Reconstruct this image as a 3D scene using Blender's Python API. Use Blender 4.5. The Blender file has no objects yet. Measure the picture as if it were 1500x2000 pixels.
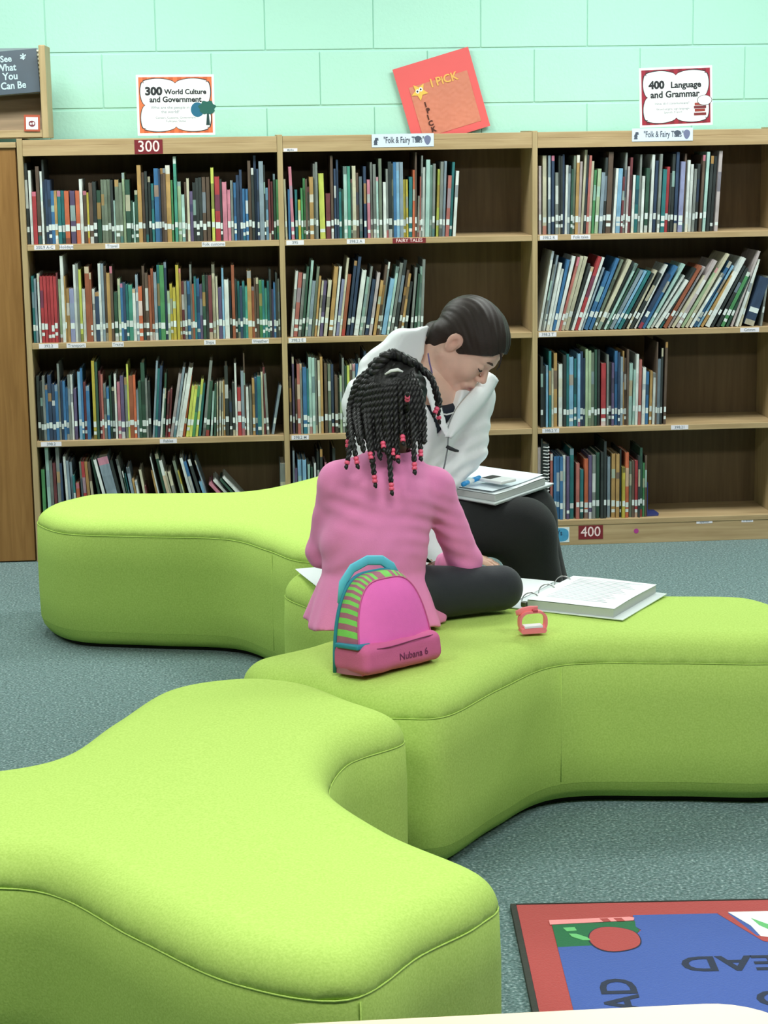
import bpy, bmesh, math, random
import numpy as np
from mathutils import Matrix, Vector

scene = bpy.context.scene
random.seed(7)
C = scene.collection

# ------------------------------------------------------------------ camera
CAM_POS = (0.74202, -7.24755, 1.55755)
YAW, PITCH, ROLL, FOCAL_PX = 0.076447, 0.191311, -0.015219, 3850.0
fw = Vector((math.sin(YAW)*math.cos(PITCH), math.cos(YAW)*math.cos(PITCH), -math.sin(PITCH)))
r0 = Vector((math.cos(YAW), -math.sin(YAW), 0.0))
u0 = r0.cross(fw)
cr_, sr_ = math.cos(ROLL), math.sin(ROLL)
rt = r0*cr_ + u0*sr_
up = u0*cr_ - r0*sr_
cam_data = bpy.data.cameras.new('camera')
cam_data.sensor_fit = 'HORIZONTAL'
cam_data.sensor_width = 36.0
cam_data.lens = FOCAL_PX/1500.0*36.0
cam_data.clip_start = 0.05
cam = bpy.data.objects.new('camera', cam_data)
C.objects.link(cam)
cam.matrix_world = Matrix(((rt.x, up.x, -fw.x, CAM_POS[0]), (rt.y, up.y, -fw.y, CAM_POS[1]),
                           (rt.z, up.z, -fw.z, CAM_POS[2]), (0, 0, 0, 1)))
scene.camera = cam

# ------------------------------------------------------------------ world + exposure
world = bpy.data.worlds.new('world'); scene.world = world
world.use_nodes = True
world.node_tree.nodes['Background'].inputs[0].default_value = (0.9, 1.0, 1.0, 1)
world.node_tree.nodes['Background'].inputs[1].default_value = 0.05
scene.view_settings.view_transform = 'Standard'
scene.view_settings.look = 'None'
scene.view_settings.exposure = 0.1
scene.view_settings.gamma = 1.0
scene.view_settings.use_curve_mapping = False

# ceiling fluorescent light positions (x, y) used by the troffers further down
CEIL = 2.75
TROFFERS = [(-1.9, -0.95), (0.2, -0.95), (2.3, -0.95), (4.4, -0.95), (-0.85, -4.8), (1.25, -4.8), (3.35, -4.8)]
LAMP_W = 39.0
LAMP_COL = (0.95, 1.0, 0.97)

# ------------------------------------------------------------------ helpers
def lin(c):
    out = []
    for v in c[:3]:
        v = v/255.0
        out.append(v/12.92 if v <= 0.04045 else ((v+0.055)/1.055)**2.4)
    return tuple(out)

MATS = {}
def mat(name, rgb, rough=0.6, noise=0.0, nscale=20.0, bump=0.0, bscale=200.0, metal=0.0, spec=0.5, sheen=0.0, stretch=None, coat=0.0):
    """procedural principled material: base colour varied by noise, fine relief by bump"""
    if name in MATS: return MATS[name]
    m = bpy.data.materials.new(name); m.use_nodes = True
    nt = m.node_tree; b = nt.nodes['Principled BSDF']
    col = lin(rgb)
    b.inputs['Base Color'].default_value = (*col, 1)
    b.inputs['Roughness'].default_value = rough
    b.inputs['Metallic'].default_value = metal
    b.inputs['Specular IOR Level'].default_value = spec
    if sheen: b.inputs['Sheen Weight'].default_value = sheen
    if coat: b.inputs['Coat Weight'].default_value = coat
    tc = nt.nodes.new('ShaderNodeTexCoord')
    mp = nt.nodes.new('ShaderNodeMapping'); nt.links.new(tc.outputs['Object'], mp.inputs[0])
    if stretch: mp.inputs['Scale'].default_value = stretch
    n = nt.nodes.new('ShaderNodeTexNoise'); n.inputs['Scale'].default_value = nscale; n.inputs['Detail'].default_value = 4
    nt.links.new(mp.outputs[0], n.inputs['Vector'])
    mx = nt.nodes.new('ShaderNodeMix'); mx.data_type = 'RGBA'
    a = tuple(min(1, x*(1-noise)) for x in col); c2 = tuple(min(1, x*(1+noise)) for x in col)
    mx.inputs[6].default_value = (*a, 1); mx.inputs[7].default_value = (*c2, 1)
    nt.links.new(n.outputs['Fac'], mx.inputs[0]); nt.links.new(mx.outputs[2], b.inputs['Base Color'])
    if bump:
        n2 = nt.nodes.new('ShaderNodeTexNoise'); n2.inputs['Scale'].default_value = bscale; n2.inputs['Detail'].default_value = 3
        nt.links.new(mp.outputs[0], n2.inputs['Vector'])
        bp = nt.nodes.new('ShaderNodeBump'); bp.inputs['Strength'].default_value = bump; bp.inputs['Distance'].default_value = 0.002
        nt.links.new(n2.outputs['Fac'], bp.inputs['Height']); nt.links.new(bp.outputs[0], b.inputs['Normal'])
    MATS[name] = m
    return m

def vcol_mat(name, rough=0.5, spec=0.4, bump=0.0, bscale=150.0, noise=0.12, nscale=60.0, stretch=None, sss=0.0):
    """material that takes its base colour from the mesh colour attribute 'Col', mottled by noise"""
    if name in MATS: return MATS[name]
    m = bpy.data.materials.new(name); m.use_nodes = True
    nt = m.node_tree; b = nt.nodes['Principled BSDF']
    b.inputs['Roughness'].default_value = rough; b.inputs['Specular IOR Level'].default_value = spec
    at = nt.nodes.new('ShaderNodeAttribute'); at.attribute_name = 'Col'
    tc = nt.nodes.new('ShaderNodeTexCoord')
    mp = nt.nodes.new('ShaderNodeMapping'); nt.links.new(tc.outputs['Object'], mp.inputs[0])
    if stretch: mp.inputs['Scale'].default_value = stretch
    n = nt.nodes.new('ShaderNodeTexNoise'); n.inputs['Scale'].default_value = nscale; n.inputs['Detail'].default_value = 3
    nt.links.new(mp.outputs[0], n.inputs['Vector'])
    mr = nt.nodes.new('ShaderNodeMapRange'); mr.inputs[1].default_value = 0.3; mr.inputs[2].default_value = 0.7
    mr.inputs[3].default_value = 1-noise; mr.inputs[4].default_value = 1+noise
    nt.links.new(n.outputs['Fac'], mr.inputs[0])
    mx = nt.nodes.new('ShaderNodeMix'); mx.data_type = 'RGBA'; mx.blend_type = 'MULTIPLY'; mx.inputs[0].default_value = 1
    nt.links.new(at.outputs['Color'], mx.inputs[6]); nt.links.new(mr.outputs[0], mx.inputs[7])
    nt.links.new(mx.outputs[2], b.inputs['Base Color'])
    if sss:
        b.inputs['Subsurface Weight'].default_value = sss; b.inputs['Subsurface Radius'].default_value = (0.6, 0.25, 0.15); b.inputs['Subsurface Scale'].default_value = 0.006
    if bump:
        n2 = nt.nodes.new('ShaderNodeTexNoise'); n2.inputs['Scale'].default_value = bscale
        nt.links.new(mp.outputs[0], n2.inputs['Vector'])
        bp = nt.nodes.new('ShaderNodeBump'); bp.inputs['Strength'].default_value = bump; bp.inputs['Distance'].default_value = 0.002
        nt.links.new(n2.outputs['Fac'], bp.inputs['Height']); nt.links.new(bp.outputs[0], b.inputs['Normal'])
    MATS[name] = m
    return m

def link(o, parent=None):
    C.objects.link(o)
    if parent is not None:
        o.parent = parent
        o.matrix_parent_inverse = Matrix()
    return o

def tag(o, label=None, cat=None, group=None, kind=None):
    if label: o['label'] = label
    if cat: o['category'] = cat
    if group: o['group'] = group
    if kind: o['kind'] = kind
    return o

def empty(name, loc=(0, 0, 0), rot=(0, 0, 0), parent=None):
    o = bpy.data.objects.new(name, None)
    o.location = loc; o.rotation_euler = rot; o.empty_display_size = 0.05
    return link(o, parent)

def pymesh(name, verts, faces, material, parent=None, smooth=False, loc=None, rot=None, cols=None):
    me = bpy.data.meshes.new(name)
    me.from_pydata([tuple(map(float, v)) for v in verts], [], [tuple(f) for f in faces])
    if cols is not None:
        ca = me.color_attributes.new('Col', 'FLOAT_COLOR', 'CORNER')
        k = 0
        for pi, p in enumerate(me.polygons):
            for _ in p.loop_indices:
                ca.data[k].color = (*cols[pi], 1); k += 1
    mats = material if isinstance(material, (list, tuple)) else [material]
    for m in mats: me.materials.append(m)
    if smooth:
        for p in me.polygons: p.use_smooth = True
    o = bpy.data.objects.new(name, me)
    if loc is not None: o.location = loc
    if rot is not None: o.rotation_euler = rot
    return link(o, parent)

def bmobj(name, bm, material, parent=None, smooth=False, loc=None, rot=None):
    me = bpy.data.meshes.new(name); bm.to_mesh(me); bm.free()
    mats = material if isinstance(material, (list, tuple)) else [material]
    for m in mats: me.materials.append(m)
    if smooth:
        for p in me.polygons: p.use_smooth = True
    o = bpy.data.objects.new(name, me)
    if loc is not None: o.location = loc
    if rot is not None: o.rotation_euler = rot
    return link(o, parent)

def add_box(bm, x0, x1, y0, y1, z0, z1, bevel=0.0, mi=0):
    ret = bmesh.ops.create_cube(bm, size=1.0)
    vs = ret['verts']
    for v in vs:
        v.co = Vector((x0+(v.co.x+.5)*(x1-x0), y0+(v.co.y+.5)*(y1-y0), z0+(v.co.z+.5)*(z1-z0)))
    fs = set(f for v in vs for f in v.link_faces)
    for f in fs: f.material_index = mi
    if bevel:
        es = list(set(e for v in vs for e in v.link_edges))
        r = bmesh.ops.bevel(bm, geom=es, offset=bevel, segments=2, affect='EDGES', profile=.5)
        for f in r['faces']: f.material_index = mi

def boxobj(name, x0, x1, y0, y1, z0, z1, material, parent=None, bevel=0.0, loc=None, rot=None):
    bm = bmesh.new(); add_box(bm, x0, x1, y0, y1, z0, z1, bevel)
    return bmobj(name, bm, material, parent, loc=loc, rot=rot)

def tube_geo(path, radius, n=8, closed=False, cap=True):
    """verts, faces of a tube along path; radius number or list"""
    P = [Vector(p) for p in path]; N = len(P); V = []; F = []
    prev = None
    for i in range(N):
        if closed: t = P[(i+1) % N]-P[i-1]
        else: t = P[min(i+1, N-1)]-P[max(i-1, 0)]
        if t.length < 1e-9: t = Vector((0, 0, 1))
        t.normalize()
        if prev is None:
            a = Vector((0, 0, 1)) if abs(t.z) < .9 else Vector((1, 0, 0))
            nrm = t.cross(a).normalized()
        else:
            nrm = (prev - t*prev.dot(t))
            nrm = nrm.normalized() if nrm.length > 1e-6 else t.orthogonal().normalized()
        prev = nrm; b = t.cross(nrm)
        r = radius[i] if isinstance(radius, (list, tuple)) else radius
        rr = r if isinstance(r, (tuple, list)) else (r, r)
        for k in range(n):
            a = 2*math.pi*k/n
            V.append(P[i]+nrm*math.cos(a)*rr[0]+b*math.sin(a)*rr[1])
    M = N if closed else N-1
    for i in range(M):
        for k in range(n):
            a = i*n+k; b2 = i*n+(k+1) % n; c = ((i+1) % N)*n+(k+1) % n; d = ((i+1) % N)*n+k
            F.append((a, b2, c, d))
    if cap and not closed:
        F.append(tuple(range(n))[::-1]); F.append(tuple((N-1)*n+k for k in range(n)))
    return V, F

def tube(name, path, radius, material, parent=None, n=8, closed=False):
    V, F = tube_geo(path, radius, n, closed)
    return pymesh(name, V, F, material, parent, smooth=True)

def prism(name, pts, y0, y1, material, parent=None, loc=None, rot=None):
    """outline given in x,z extruded from y0 to y1 (front face at y0)"""
    n = len(pts)
    V = [(p[0], y0, p[1]) for p in pts]+[(p[0], y1, p[1]) for p in pts]
    F = [tuple(range(n)), tuple(range(2*n-1, n-1, -1))]
    for i in range(n):
        j = (i+1) % n
        F.append((i, i+n, j+n, j))
    o = pymesh(name, V, F, material, parent, loc=loc, rot=rot)
    bm = bmesh.new(); bm.from_mesh(o.data); bmesh.ops.recalc_face_normals(bm, faces=bm.faces); bm.to_mesh(o.data); bm.free()
    return o

def slab(name, pts, z0, z1, material, parent=None, loc=None, rot=None):
    """outline in x,y extruded from z0 to z1"""
    n = len(pts)
    V = [(p[0], p[1], z1) for p in pts]+[(p[0], p[1], z0) for p in pts]
    F = [tuple(range(n)), tuple(range(2*n-1, n-1, -1))]
    for i in range(n):
        j = (i+1) % n
        F.append((i, i+n, j+n, j))
    o = pymesh(name, V, F, material, parent, loc=loc, rot=rot)
    bm = bmesh.new(); bm.from_mesh(o.data); bmesh.ops.recalc_face_normals(bm, faces=bm.faces); bm.to_mesh(o.data); bm.free()
    return o

def text_geo(s, size, sx=1.0, bold=0.0, align='CENTER'):
    """flat text as (verts, faces) in the x,z plane (reads from -y), origin centred"""
    cu = bpy.data.curves.new('t', 'FONT'); cu.body = s; cu.size = size; cu.align_x = align; cu.align_y = 'CENTER'
    cu.offset = bold; cu.resolution_u = 3
    o = bpy.data.objects.new('t', cu); C.objects.link(o)
    bpy.context.view_layer.update()
    me = bpy.data.meshes.new_from_object(o.evaluated_get(bpy.context.evaluated_depsgraph_get()))
    V = [(v.co.x*sx, 0.0, v.co.y) for v in me.vertices]; F = [tuple(p.vertices) for p in me.polygons]
    bpy.data.objects.remove(o); bpy.data.curves.remove(cu); bpy.data.meshes.remove(me)
    return V, F

def lettering(items, material, parent, y=-0.0006, name='lettering'):
    """items: (text, x, z, size, squeeze, bold[, rot]) in the parent's front plane"""
    V, F = [], []
    for it in items:
        s, x, z, size, sx, bold = it[:6]; ro = it[6] if len(it) > 6 else 0
        v, f = text_geo(s, size, sx, bold); o = len(V); c, q = math.cos(ro), math.sin(ro)
        V += [(x+a[0]*c-a[2]*q, y, z+a[0]*q+a[2]*c) for a in v]; F += [tuple(i+o for i in g) for g in f]
    return pymesh(name, V, F, material, parent)

def catmull(P, n=8, closed=True):
    P = [Vector(p) for p in P]; N = len(P); out = []
    for i in range(N if closed else N-1):
        a = P[i-1] if closed or i else P[0]; b = P[i]; c = P[(i+1) % N]
        d = P[(i+2) % N] if closed or i+2 < N else P[-1]
        for k in range(n):
            t = k/n
            out.append(.5*((2*b)+(c-a)*t+(2*a-5*b+4*c-d)*t*t+(3*b-a-3*c+d)*t**3))
    if not closed: out.append(P[-1])
    return out

# ------------------------------------------------------------------ signed distance meshing for soft bodies
def grid(lo, hi, h):
    n = [int(math.ceil((hi[i]-lo[i])/h))+1 for i in range(3)]
    ax = [np.float32(lo[i])+np.arange(n[i], dtype=np.float32)*np.float32(h) for i in range(3)]
    return np.meshgrid(*ax, indexing='ij')

class Sdf:
    def __init__(s, lo, hi, h):
        s.lo, s.h = lo, h
        s.X, s.Y, s.Z = grid(lo, hi, h)
        s.D = np.full(s.X.shape, 9.0, np.float32)
    def cone(s, a, b, ra, rb, sq=None):
        """rounded cone distance a->b; sq=(vector, factor): radius multiplied along vector"""
        a = np.array(a, np.float32); b = np.array(b, np.float32); d = b-a; L2 = max(float(d@d), 1e-8)
        px, py, pz = s.X-a[0], s.Y-a[1], s.Z-a[2]
        t = np.clip((px*d[0]+py*d[1]+pz*d[2])/L2, 0, 1)
        px -= t*d[0]; py -= t*d[1]; pz -= t*d[2]
        if sq is not None:
            w = np.array(sq[0], np.float32); w /= np.linalg.norm(w); q = px*w[0]+py*w[1]+pz*w[2]
            k = (1.0/sq[1]-1.0)
            px += q*w[0]*k; py += q*w[1]*k; pz += q*w[2]*k
        return np.sqrt(px*px+py*py+pz*pz)-(ra+(rb-ra)*t)
    def ell(s, c, r, M=None):
        px, py, pz = s.X-c[0], s.Y-c[1], s.Z-c[2]
        if M is not None:
            q = [px*M[0][i]+py*M[1][i]+pz*M[2][i] for i in range(3)]
        else: q = [px, py, pz]
        k0 = np.sqrt((q[0]/r[0])**2+(q[1]/r[1])**2+(q[2]/r[2])**2)
        k1 = np.sqrt((q[0]/r[0]**2)**2+(q[1]/r[1]**2)**2+(q[2]/r[2]**2)**2)
        return k0*(k0-1)/np.maximum(k1, 1e-6)
    @staticmethod
    def smin(a, b, k):
        if k <= 0: return np.minimum(a, b)
        h = np.clip(.5+.5*(b-a)/k, 0, 1)
        return b*(1-h)+a*h-k*h*(1-h)
    def add(s, d, k=0.02): s.D = s.smin(s.D, d, k); return s
    def sub(s, d, k=0.01): s.D = -s.smin(-s.D, d, k); return s
    def cut(s, d): s.D = np.maximum(s.D, d); return s
    def plane(s, p, n): return (s.X-p[0])*n[0]+(s.Y-p[1])*n[1]+(s.Z-p[2])*n[2]
    def mesh(s):
        D = s.D; S = D < 0; n = D.shape
        cs = [(i, j, k) for i in (0, 1) for j in (0, 1) for k in (0, 1)]
        sl = lambda A, o: A[o[0]:n[0]-1+o[0], o[1]:n[1]-1+o[1], o[2]:n[2]-1+o[2]]
        cnt = sum(sl(S, o).astype(np.int8) for o in cs)
        m = (cnt > 0) & (cnt < 8)
        idx = np.full(m.shape, -1, np.int64); idx[m] = np.arange(m.sum())
        base = np.stack(np.nonzero(m), 1).astype(np.float32)
        vals = {o: sl(D, o)[m] for o in cs}
        acc = np.zeros_like(base); num = np.zeros(len(base), np.float32)
        for a in cs:
            for ax in range(3):
                if a[ax]: continue
                b = list(a); b[ax] = 1; b = tuple(b)
                da, db = vals[a], vals[b]; x = (da < 0) != (db < 0)
                t = np.where(x, da/np.where(x, da-db, 1), 0)
                p = np.tile(np.array(a, np.float32), (len(base), 1)); p[:, ax] += t
                acc += p*x[:, None]; num += x
        V = (base+acc/num[:, None])*s.h+np.array(s.lo, np.float32)
        F = []
        for ax in range(3):
            o1, o2 = [(1, 2), (2, 0), (0, 1)][ax]
            e = [slice(1, n[0]-1), slice(1, n[1]-1), slice(1, n[2]-1)]
            e[ax] = slice(0, n[ax]-1); e2 = list(e); e2[ax] = slice(1, n[ax])
            A, B = S[tuple(e)], S[tuple(e2)]
            ii = np.stack(np.nonzero(A != B), 1)
            flip = A[A != B]
            off = np.array([x.start for x in e]); ii = ii+off
            def cell(d1, d2):
                q = ii.copy(); q[:, o1] -= d1; q[:, o2] -= d2
                return idx[q[:, 0], q[:, 1], q[:, 2]]
            a, b, c, d = cell(1, 1), cell(0, 1), cell(0, 0), cell(1, 0)
            q = np.stack([a, b, c, d], 1)
            q[~flip] = q[~flip][:, ::-1]
            F.append(q)
        F = np.concatenate(F); F = F[(F >= 0).all(1)]
        return V, F
    def obj(s, name, material, parent=None, relax=1, cols=None, offset=(0, 0, 0)):
        V, F = s.mesh()
        for _ in range(relax):        # one umbrella step to take the stair-steps out
            acc = np.zeros_like(V); num = np.zeros(len(V), np.float32)
            for a, b in ((0, 1), (1, 2), (2, 3), (3, 0)):
                np.add.at(acc, F[:, a], V[F[:, b]]); np.add.at(num, F[:, a], 1)
            V = V*.45+acc/np.maximum(num, 1)[:, None]*.55
        V0 = V
        V = V-np.array(offset, np.float32)
        me = bpy.data.meshes.new(name)
        me.vertices.add(len(V)); me.vertices.foreach_set('co', V.ravel().astype(np.float32))
        me.loops.add(F.size); me.loops.foreach_set('vertex_index', F.ravel().astype(np.int32))
        me.polygons.add(len(F)); me.polygons.foreach_set('loop_start', (np.arange(len(F))*4).astype(np.int32))
        me.polygons.foreach_set('use_smooth', np.ones(len(F), bool))
        me.update(calc_edges=True); me.validate()
        if cols is not None:
            ca = me.color_attributes.new('Col', 'FLOAT_COLOR', 'POINT')
            c = np.ones((len(V), 4), np.float32); c[:, :3] = cols(V0)
            ca.data.foreach_set('color', c.ravel())
        me.materials.append(material)
        o = bpy.data.objects.new(name, me)
        return link(o, parent)

def ridge(X, Y, Z, f, seed=0):
    """creased noise: sharp valleys between soft folds"""
    rs = np.random.RandomState(seed); o = 0
    for i in range(4):
        d = rs.normal(size=3); d /= np.linalg.norm(d); q = f*(.6+.9*rs.rand())
        p = (X*d[0]+Y*d[1]+Z*d[2])*q+rs.rand()*6.28+1.6*np.sin((X*d[1]-Y*d[2]+Z*d[0])*q*.8+rs.rand()*6)
        o = o+(1-2*np.abs(np.sin(p*.5)))
    return o/4.0

def wob(X, Y, Z, f, seed=0):
    """cheap smooth noise in -1..1 for folds in cloth"""
    rs = np.random.RandomState(seed); o = 0
    for i in range(5):
        d = rs.normal(size=3); d /= np.linalg.norm(d); q = f*(.6+.9*rs.rand())
        o = o+np.sin((X*d[0]+Y*d[1]+Z*d[2])*q+rs.rand()*6.28+1.2*np.sin((X*d[1]+Y*d[2]+Z*d[0])*q*.7+rs.rand()*6))
    return o/5.0

# ================================================================== THE ROOM
WALL_Y = 0.345
RX0, RX1, RY0 = -3.6, 5.6, -9.6

def carpet_mat():
    m = bpy.data.materials.new('carpet'); m.use_nodes = True; nt = m.node_tree; b = nt.nodes['Principled BSDF']
    b.inputs['Roughness'].default_value = 0.95; b.inputs['Specular IOR Level'].default_value = 0.1; b.inputs['Sheen Weight'].default_value = 0.2
    tc = nt.nodes.new('ShaderNodeTexCoord')
    def noise(sc, det):
        n = nt.nodes.new('ShaderNodeTexNoise'); n.inputs['Scale'].default_value = sc; n.inputs['Detail'].default_value = det
        nt.links.new(tc.outputs['Object'], n.inputs['Vector']); return n
    n1 = noise(150, 3); rp = nt.nodes.new('ShaderNodeValToRGB')
    e = rp.color_ramp.elements
    e[0].position = .32; e[0].color = (*lin((62, 84, 85)), 1)
    e[1].position = .70; e[1].color = (*lin((160, 180, 178)), 1)
    x = rp.color_ramp.elements.new(.46); x.color = (*lin((88, 117, 115)), 1)
    x = rp.color_ramp.elements.new(.57); x.color = (*lin((110, 132, 134)), 1)
    nt.links.new(n1.outputs['Fac'], rp.inputs[0])
    n2 = noise(55, 2); mx = nt.nodes.new('ShaderNodeMix'); mx.data_type = 'RGBA'; mx.blend_type = 'MULTIPLY'; mx.inputs[0].default_value = .5
    mr = nt.nodes.new('ShaderNodeMapRange'); mr.inputs[1].default_value = .35; mr.inputs[2].default_value = .65; mr.inputs[3].default_value = .75; mr.inputs[4].default_value = 1.2
    nt.links.new(n2.outputs['Fac'], mr.inputs[0]); nt.links.new(rp.outputs[0], mx.inputs[6]); nt.links.new(mr.outputs[0], mx.inputs[7])
    nt.links.new(mx.outputs[2], b.inputs['Base Color'])
    bp = nt.nodes.new('ShaderNodeBump'); bp.inputs['Strength'].default_value = .7; bp.inputs['Distance'].default_value = .004
    nt.links.new(n1.outputs['Fac'], bp.inputs['Height']); nt.links.new(bp.outputs[0], b.inputs['Normal'])
    return m

M_CARPET = carpet_mat()
M_MINT = mat('mint block paint', (176, 226, 208), .55, .03, 6, .5, 90)
M_CEIL = mat('white ceiling tile', (214, 214, 208), .9, .03, 30, .3, 60)
tag(boxobj('floor', RX0, RX1, RY0, WALL_Y+.1, -.1, 0, M_CARPET), kind='structure')
tag(boxobj('ceiling', RX0, RX1, RY0, WALL_Y+.1, CEIL, CEIL+.1, M_CEIL), kind='structure')
wb = tag(boxobj('wall_back', RX0, RX1, WALL_Y, WALL_Y+.1, 0, CEIL, M_MINT), kind='structure')
M_TAN = mat('tan painted wall', (112, 106, 92), .7, .04, 5)
tag(boxobj('wall_left', RX0-.1, RX0, RY0, WALL_Y+.1, 0, CEIL, M_TAN), kind='structure')
tag(boxobj('wall_right', RX1, RX1+.1, RY0, WALL_Y+.1, 0, CEIL, M_TAN), kind='structure')
tag(boxobj('wall_front', RX0, RX1, RY0-.1, RY0, 0, CEIL, M_TAN), kind='structure')

# painted concrete blocks: faces stand 4 mm proud of the raked joints
bm = bmesh.new(); add_box(bm, -.2018, .2018, -.004, .001, -.0982, .0982, .0026)
block_me = bpy.data.meshes.new('concrete_block'); bm.to_mesh(block_me); bm.free(); block_me.materials.append(M_MINT)
for row in range(-1, 5):
    zc = 1.7525+row*.2045
    for i in range(-6, 12):
        xc = .294-.203+i*.4064+(0 if row % 2 == 0 else .2032)
        o = bpy.data.objects.new('concrete_block', block_me); o.location = (xc, WALL_Y, zc); link(o, wb)

# ceiling troffers (real lamps of the room, above the frame)
M_DIFF = bpy.data.materials.new('lamp diffuser'); M_DIFF.use_nodes = True
_b = M_DIFF.node_tree.nodes['Principled BSDF']; _b.inputs['Emission Color'].default_value = (*LAMP_COL, 1); _b.inputs['Emission Strength'].default_value = 2.0
M_TRIM = mat('white enamel', (235, 235, 232), .4)
for k, (x, y) in enumerate(TROFFERS):
    t = empty('ceiling_light', (x, y, CEIL))
    tag(t, 'recessed fluorescent ceiling light '+('over the far left corner', 'over the left bookcase', 'over the right bookcase', 'over the far right corner', 'left of the foreground table', 'over the near end of the nearest ottoman', 'over the blue rug')[k], 'ceiling light', 'fluorescent ceiling lights')
    bm = bmesh.new()
    for a in ((-.62, .62, -.32, -.29), (-.62, .62, .29, .32), (-.62, -.59, -.29, .29), (.59, .62, -.29, .29)):
        add_box(bm, a[0], a[1], a[2], a[3], -.025, -.001)
    bmobj('frame', bm, M_TRIM, t)
    boxobj('diffuser', -.588, .588, -.288, .288, -.012, -.002, M_DIFF, t)
    ld = bpy.data.lights.new('lamp', 'AREA'); ld.shape = 'RECTANGLE'; ld.size = 1.15; ld.size_y = .55; ld.energy = LAMP_W; ld.color = LAMP_COL
    lo = bpy.data.objects.new('lamp', ld); lo.location = (0, 0, -.03); link(lo, t)

# ================================================================== BOOKCASES
def wood_mat(name, rgb, dark, scale=1.0, vertical=False):
    m = bpy.data.materials.new(name); m.use_nodes = True; nt = m.node_tree; b = nt.nodes['Principled BSDF']
    b.inputs['Roughness'].default_value = .5; b.inputs['Specular IOR Level'].default_value = .3
    tc = nt.nodes.new('ShaderNodeTexCoord'); mp = nt.nodes.new('ShaderNodeMapping'); nt.links.new(tc.outputs['Object'], mp.inputs[0])
    mp.inputs['Scale'].default_value = (18, 18, 1.2) if vertical else (1.2, 18, 18)
    n = nt.nodes.new('ShaderNodeTexNoise'); n.inputs['Scale'].default_value = 3*scale; n.inputs['Detail'].default_value = 6; n.inputs['Distortion'].default_value = .6
    nt.links.new(mp.outputs[0], n.inputs['Vector'])
    rp = nt.nodes.new('ShaderNodeValToRGB'); e = rp.color_ramp.elements
    e[0].position = .3; e[0].color = (*lin(dark), 1); e[1].position = .65; e[1].color = (*lin(rgb), 1)
    nt.links.new(n.outputs['Fac'], rp.inputs[0]); nt.links.new(rp.outputs[0], b.inputs['Base Color'])
    bp = nt.nodes.new('ShaderNodeBump'); bp.inputs['Strength'].default_value = .08; nt.links.new(n.outputs['Fac'], bp.inputs['Height']); nt.links.new(bp.outputs[0], b.inputs['Normal'])
    return m
M_OAK = wood_mat('oak edge', (188, 163, 124), (166, 140, 102))
M_OAKV = wood_mat('oak upright', (184, 162, 122), (162, 140, 102), vertical=True)
M_BACK = wood_mat('brown back board', (112, 92, 64), (98, 79, 54), vertical=True)
M_CAB = wood_mat('brown cabinet panel', (150, 110, 62), (132, 94, 50), vertical=True)
M_PAPER = mat('white paper', (238, 240, 240), .7, .02, 8)
M_INK = mat('black ink', (36, 38, 42), .7)
M_INKG = mat('grey ink', (126, 134, 142), .7)
M_MAROON = mat('maroon card', (122, 30, 38), .6)
M_PINKW = mat('pale pink ink', (245, 215, 215), .6)

PITCH_X, PT, HB, DEP = 0.93, 0.0195, 1.547, 0.30
SB = [1.1486, 0.7916, 0.42995]; ST = 0.0215; Z0 = 0.0962
UNAME = ['left', 'middle', 'right']
ULAB = ['oak library bookcase under the orange 300 sign, on the left', 'oak library bookcase in the middle behind the woman, red poster above it',
        'oak library bookcase under the red 400 sign, on the right']
M_LABEL = mat('label paper', (232, 228, 236), .6)
def shelf_label(parent, xw, w, z, s, ox, h=.0165, m=None, ink=None, y=-.0006):
    """paper strip on a shelf edge; xw world x of its left end"""
    m = m or M_LABEL; V = [(0, 0, 0), (w, 0, 0), (w, 0, h), (0, 0, h)]
    V = [(a+xw-ox, y, c+z) for a, b_, c in V]; V += [(a, y+.0006, c) for a, b_, c in V]
    F = [(0, 1, 2, 3), (0, 4, 5, 1), (1, 5, 6, 2), (2, 6, 7, 3), (3, 7, 4, 0)]
    mi = [0]*5
    if s:
        tv, tf = text_geo(s, h*.9, 1.0, .0002); o = len(V)
        V += [(a+xw-ox+w/2, y-.0003, c+z+h/2) for a, b_, c in tv]; F += [tuple(i+o for i in f) for f in tf]; mi += [1]*len(tf)
    o = pymesh('shelf_label', V, F, [m, ink or M_INKG], parent)
    for p, k in zip(o.data.polygons, mi): p.material_index = k
    return o
def px2x(px): return (px-35.0)/541.0*1.004   # only used to read label positions along the shelf edge (metres from the left upright)
LABELS = {  # unit, shelf: (x, width, text)
 (0, 0): [(.045, .075, '300.9 A-C'), (.135, .05, 'Holidays'), (.30, .05, 'Travel'), (.648, .085, 'Folk customs')],
 (0, 1): [(.045, .07, '392.2'), (.145, .07, 'Transport'), (.31, .042, 'Trains'), (.645, .042, 'Ships'), (.82, .062, 'Weather')],
 (0, 2): [(.035, .075, '398.2'), (.47, .063, 'Fables')],
 (1, 0): [(.955, .064, '395'), (1.176, .066, '398.2 A')],
 (1, 1): [(.955, .064, '398.2 E')], (1, 2): [(.957, .064, '398.2 M')],
 (2, 0): [(1.888, .066, '398.2 R'), (2.004, .072, 'Folk tales')],
 (2, 1): [(1.884, .066, '398.2 T'), (2.645, .072, 'Grimm')],
 (2, 2): [(1.897, .064, '398.2 Y'), (2.387, .066, '398.21')]}
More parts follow.
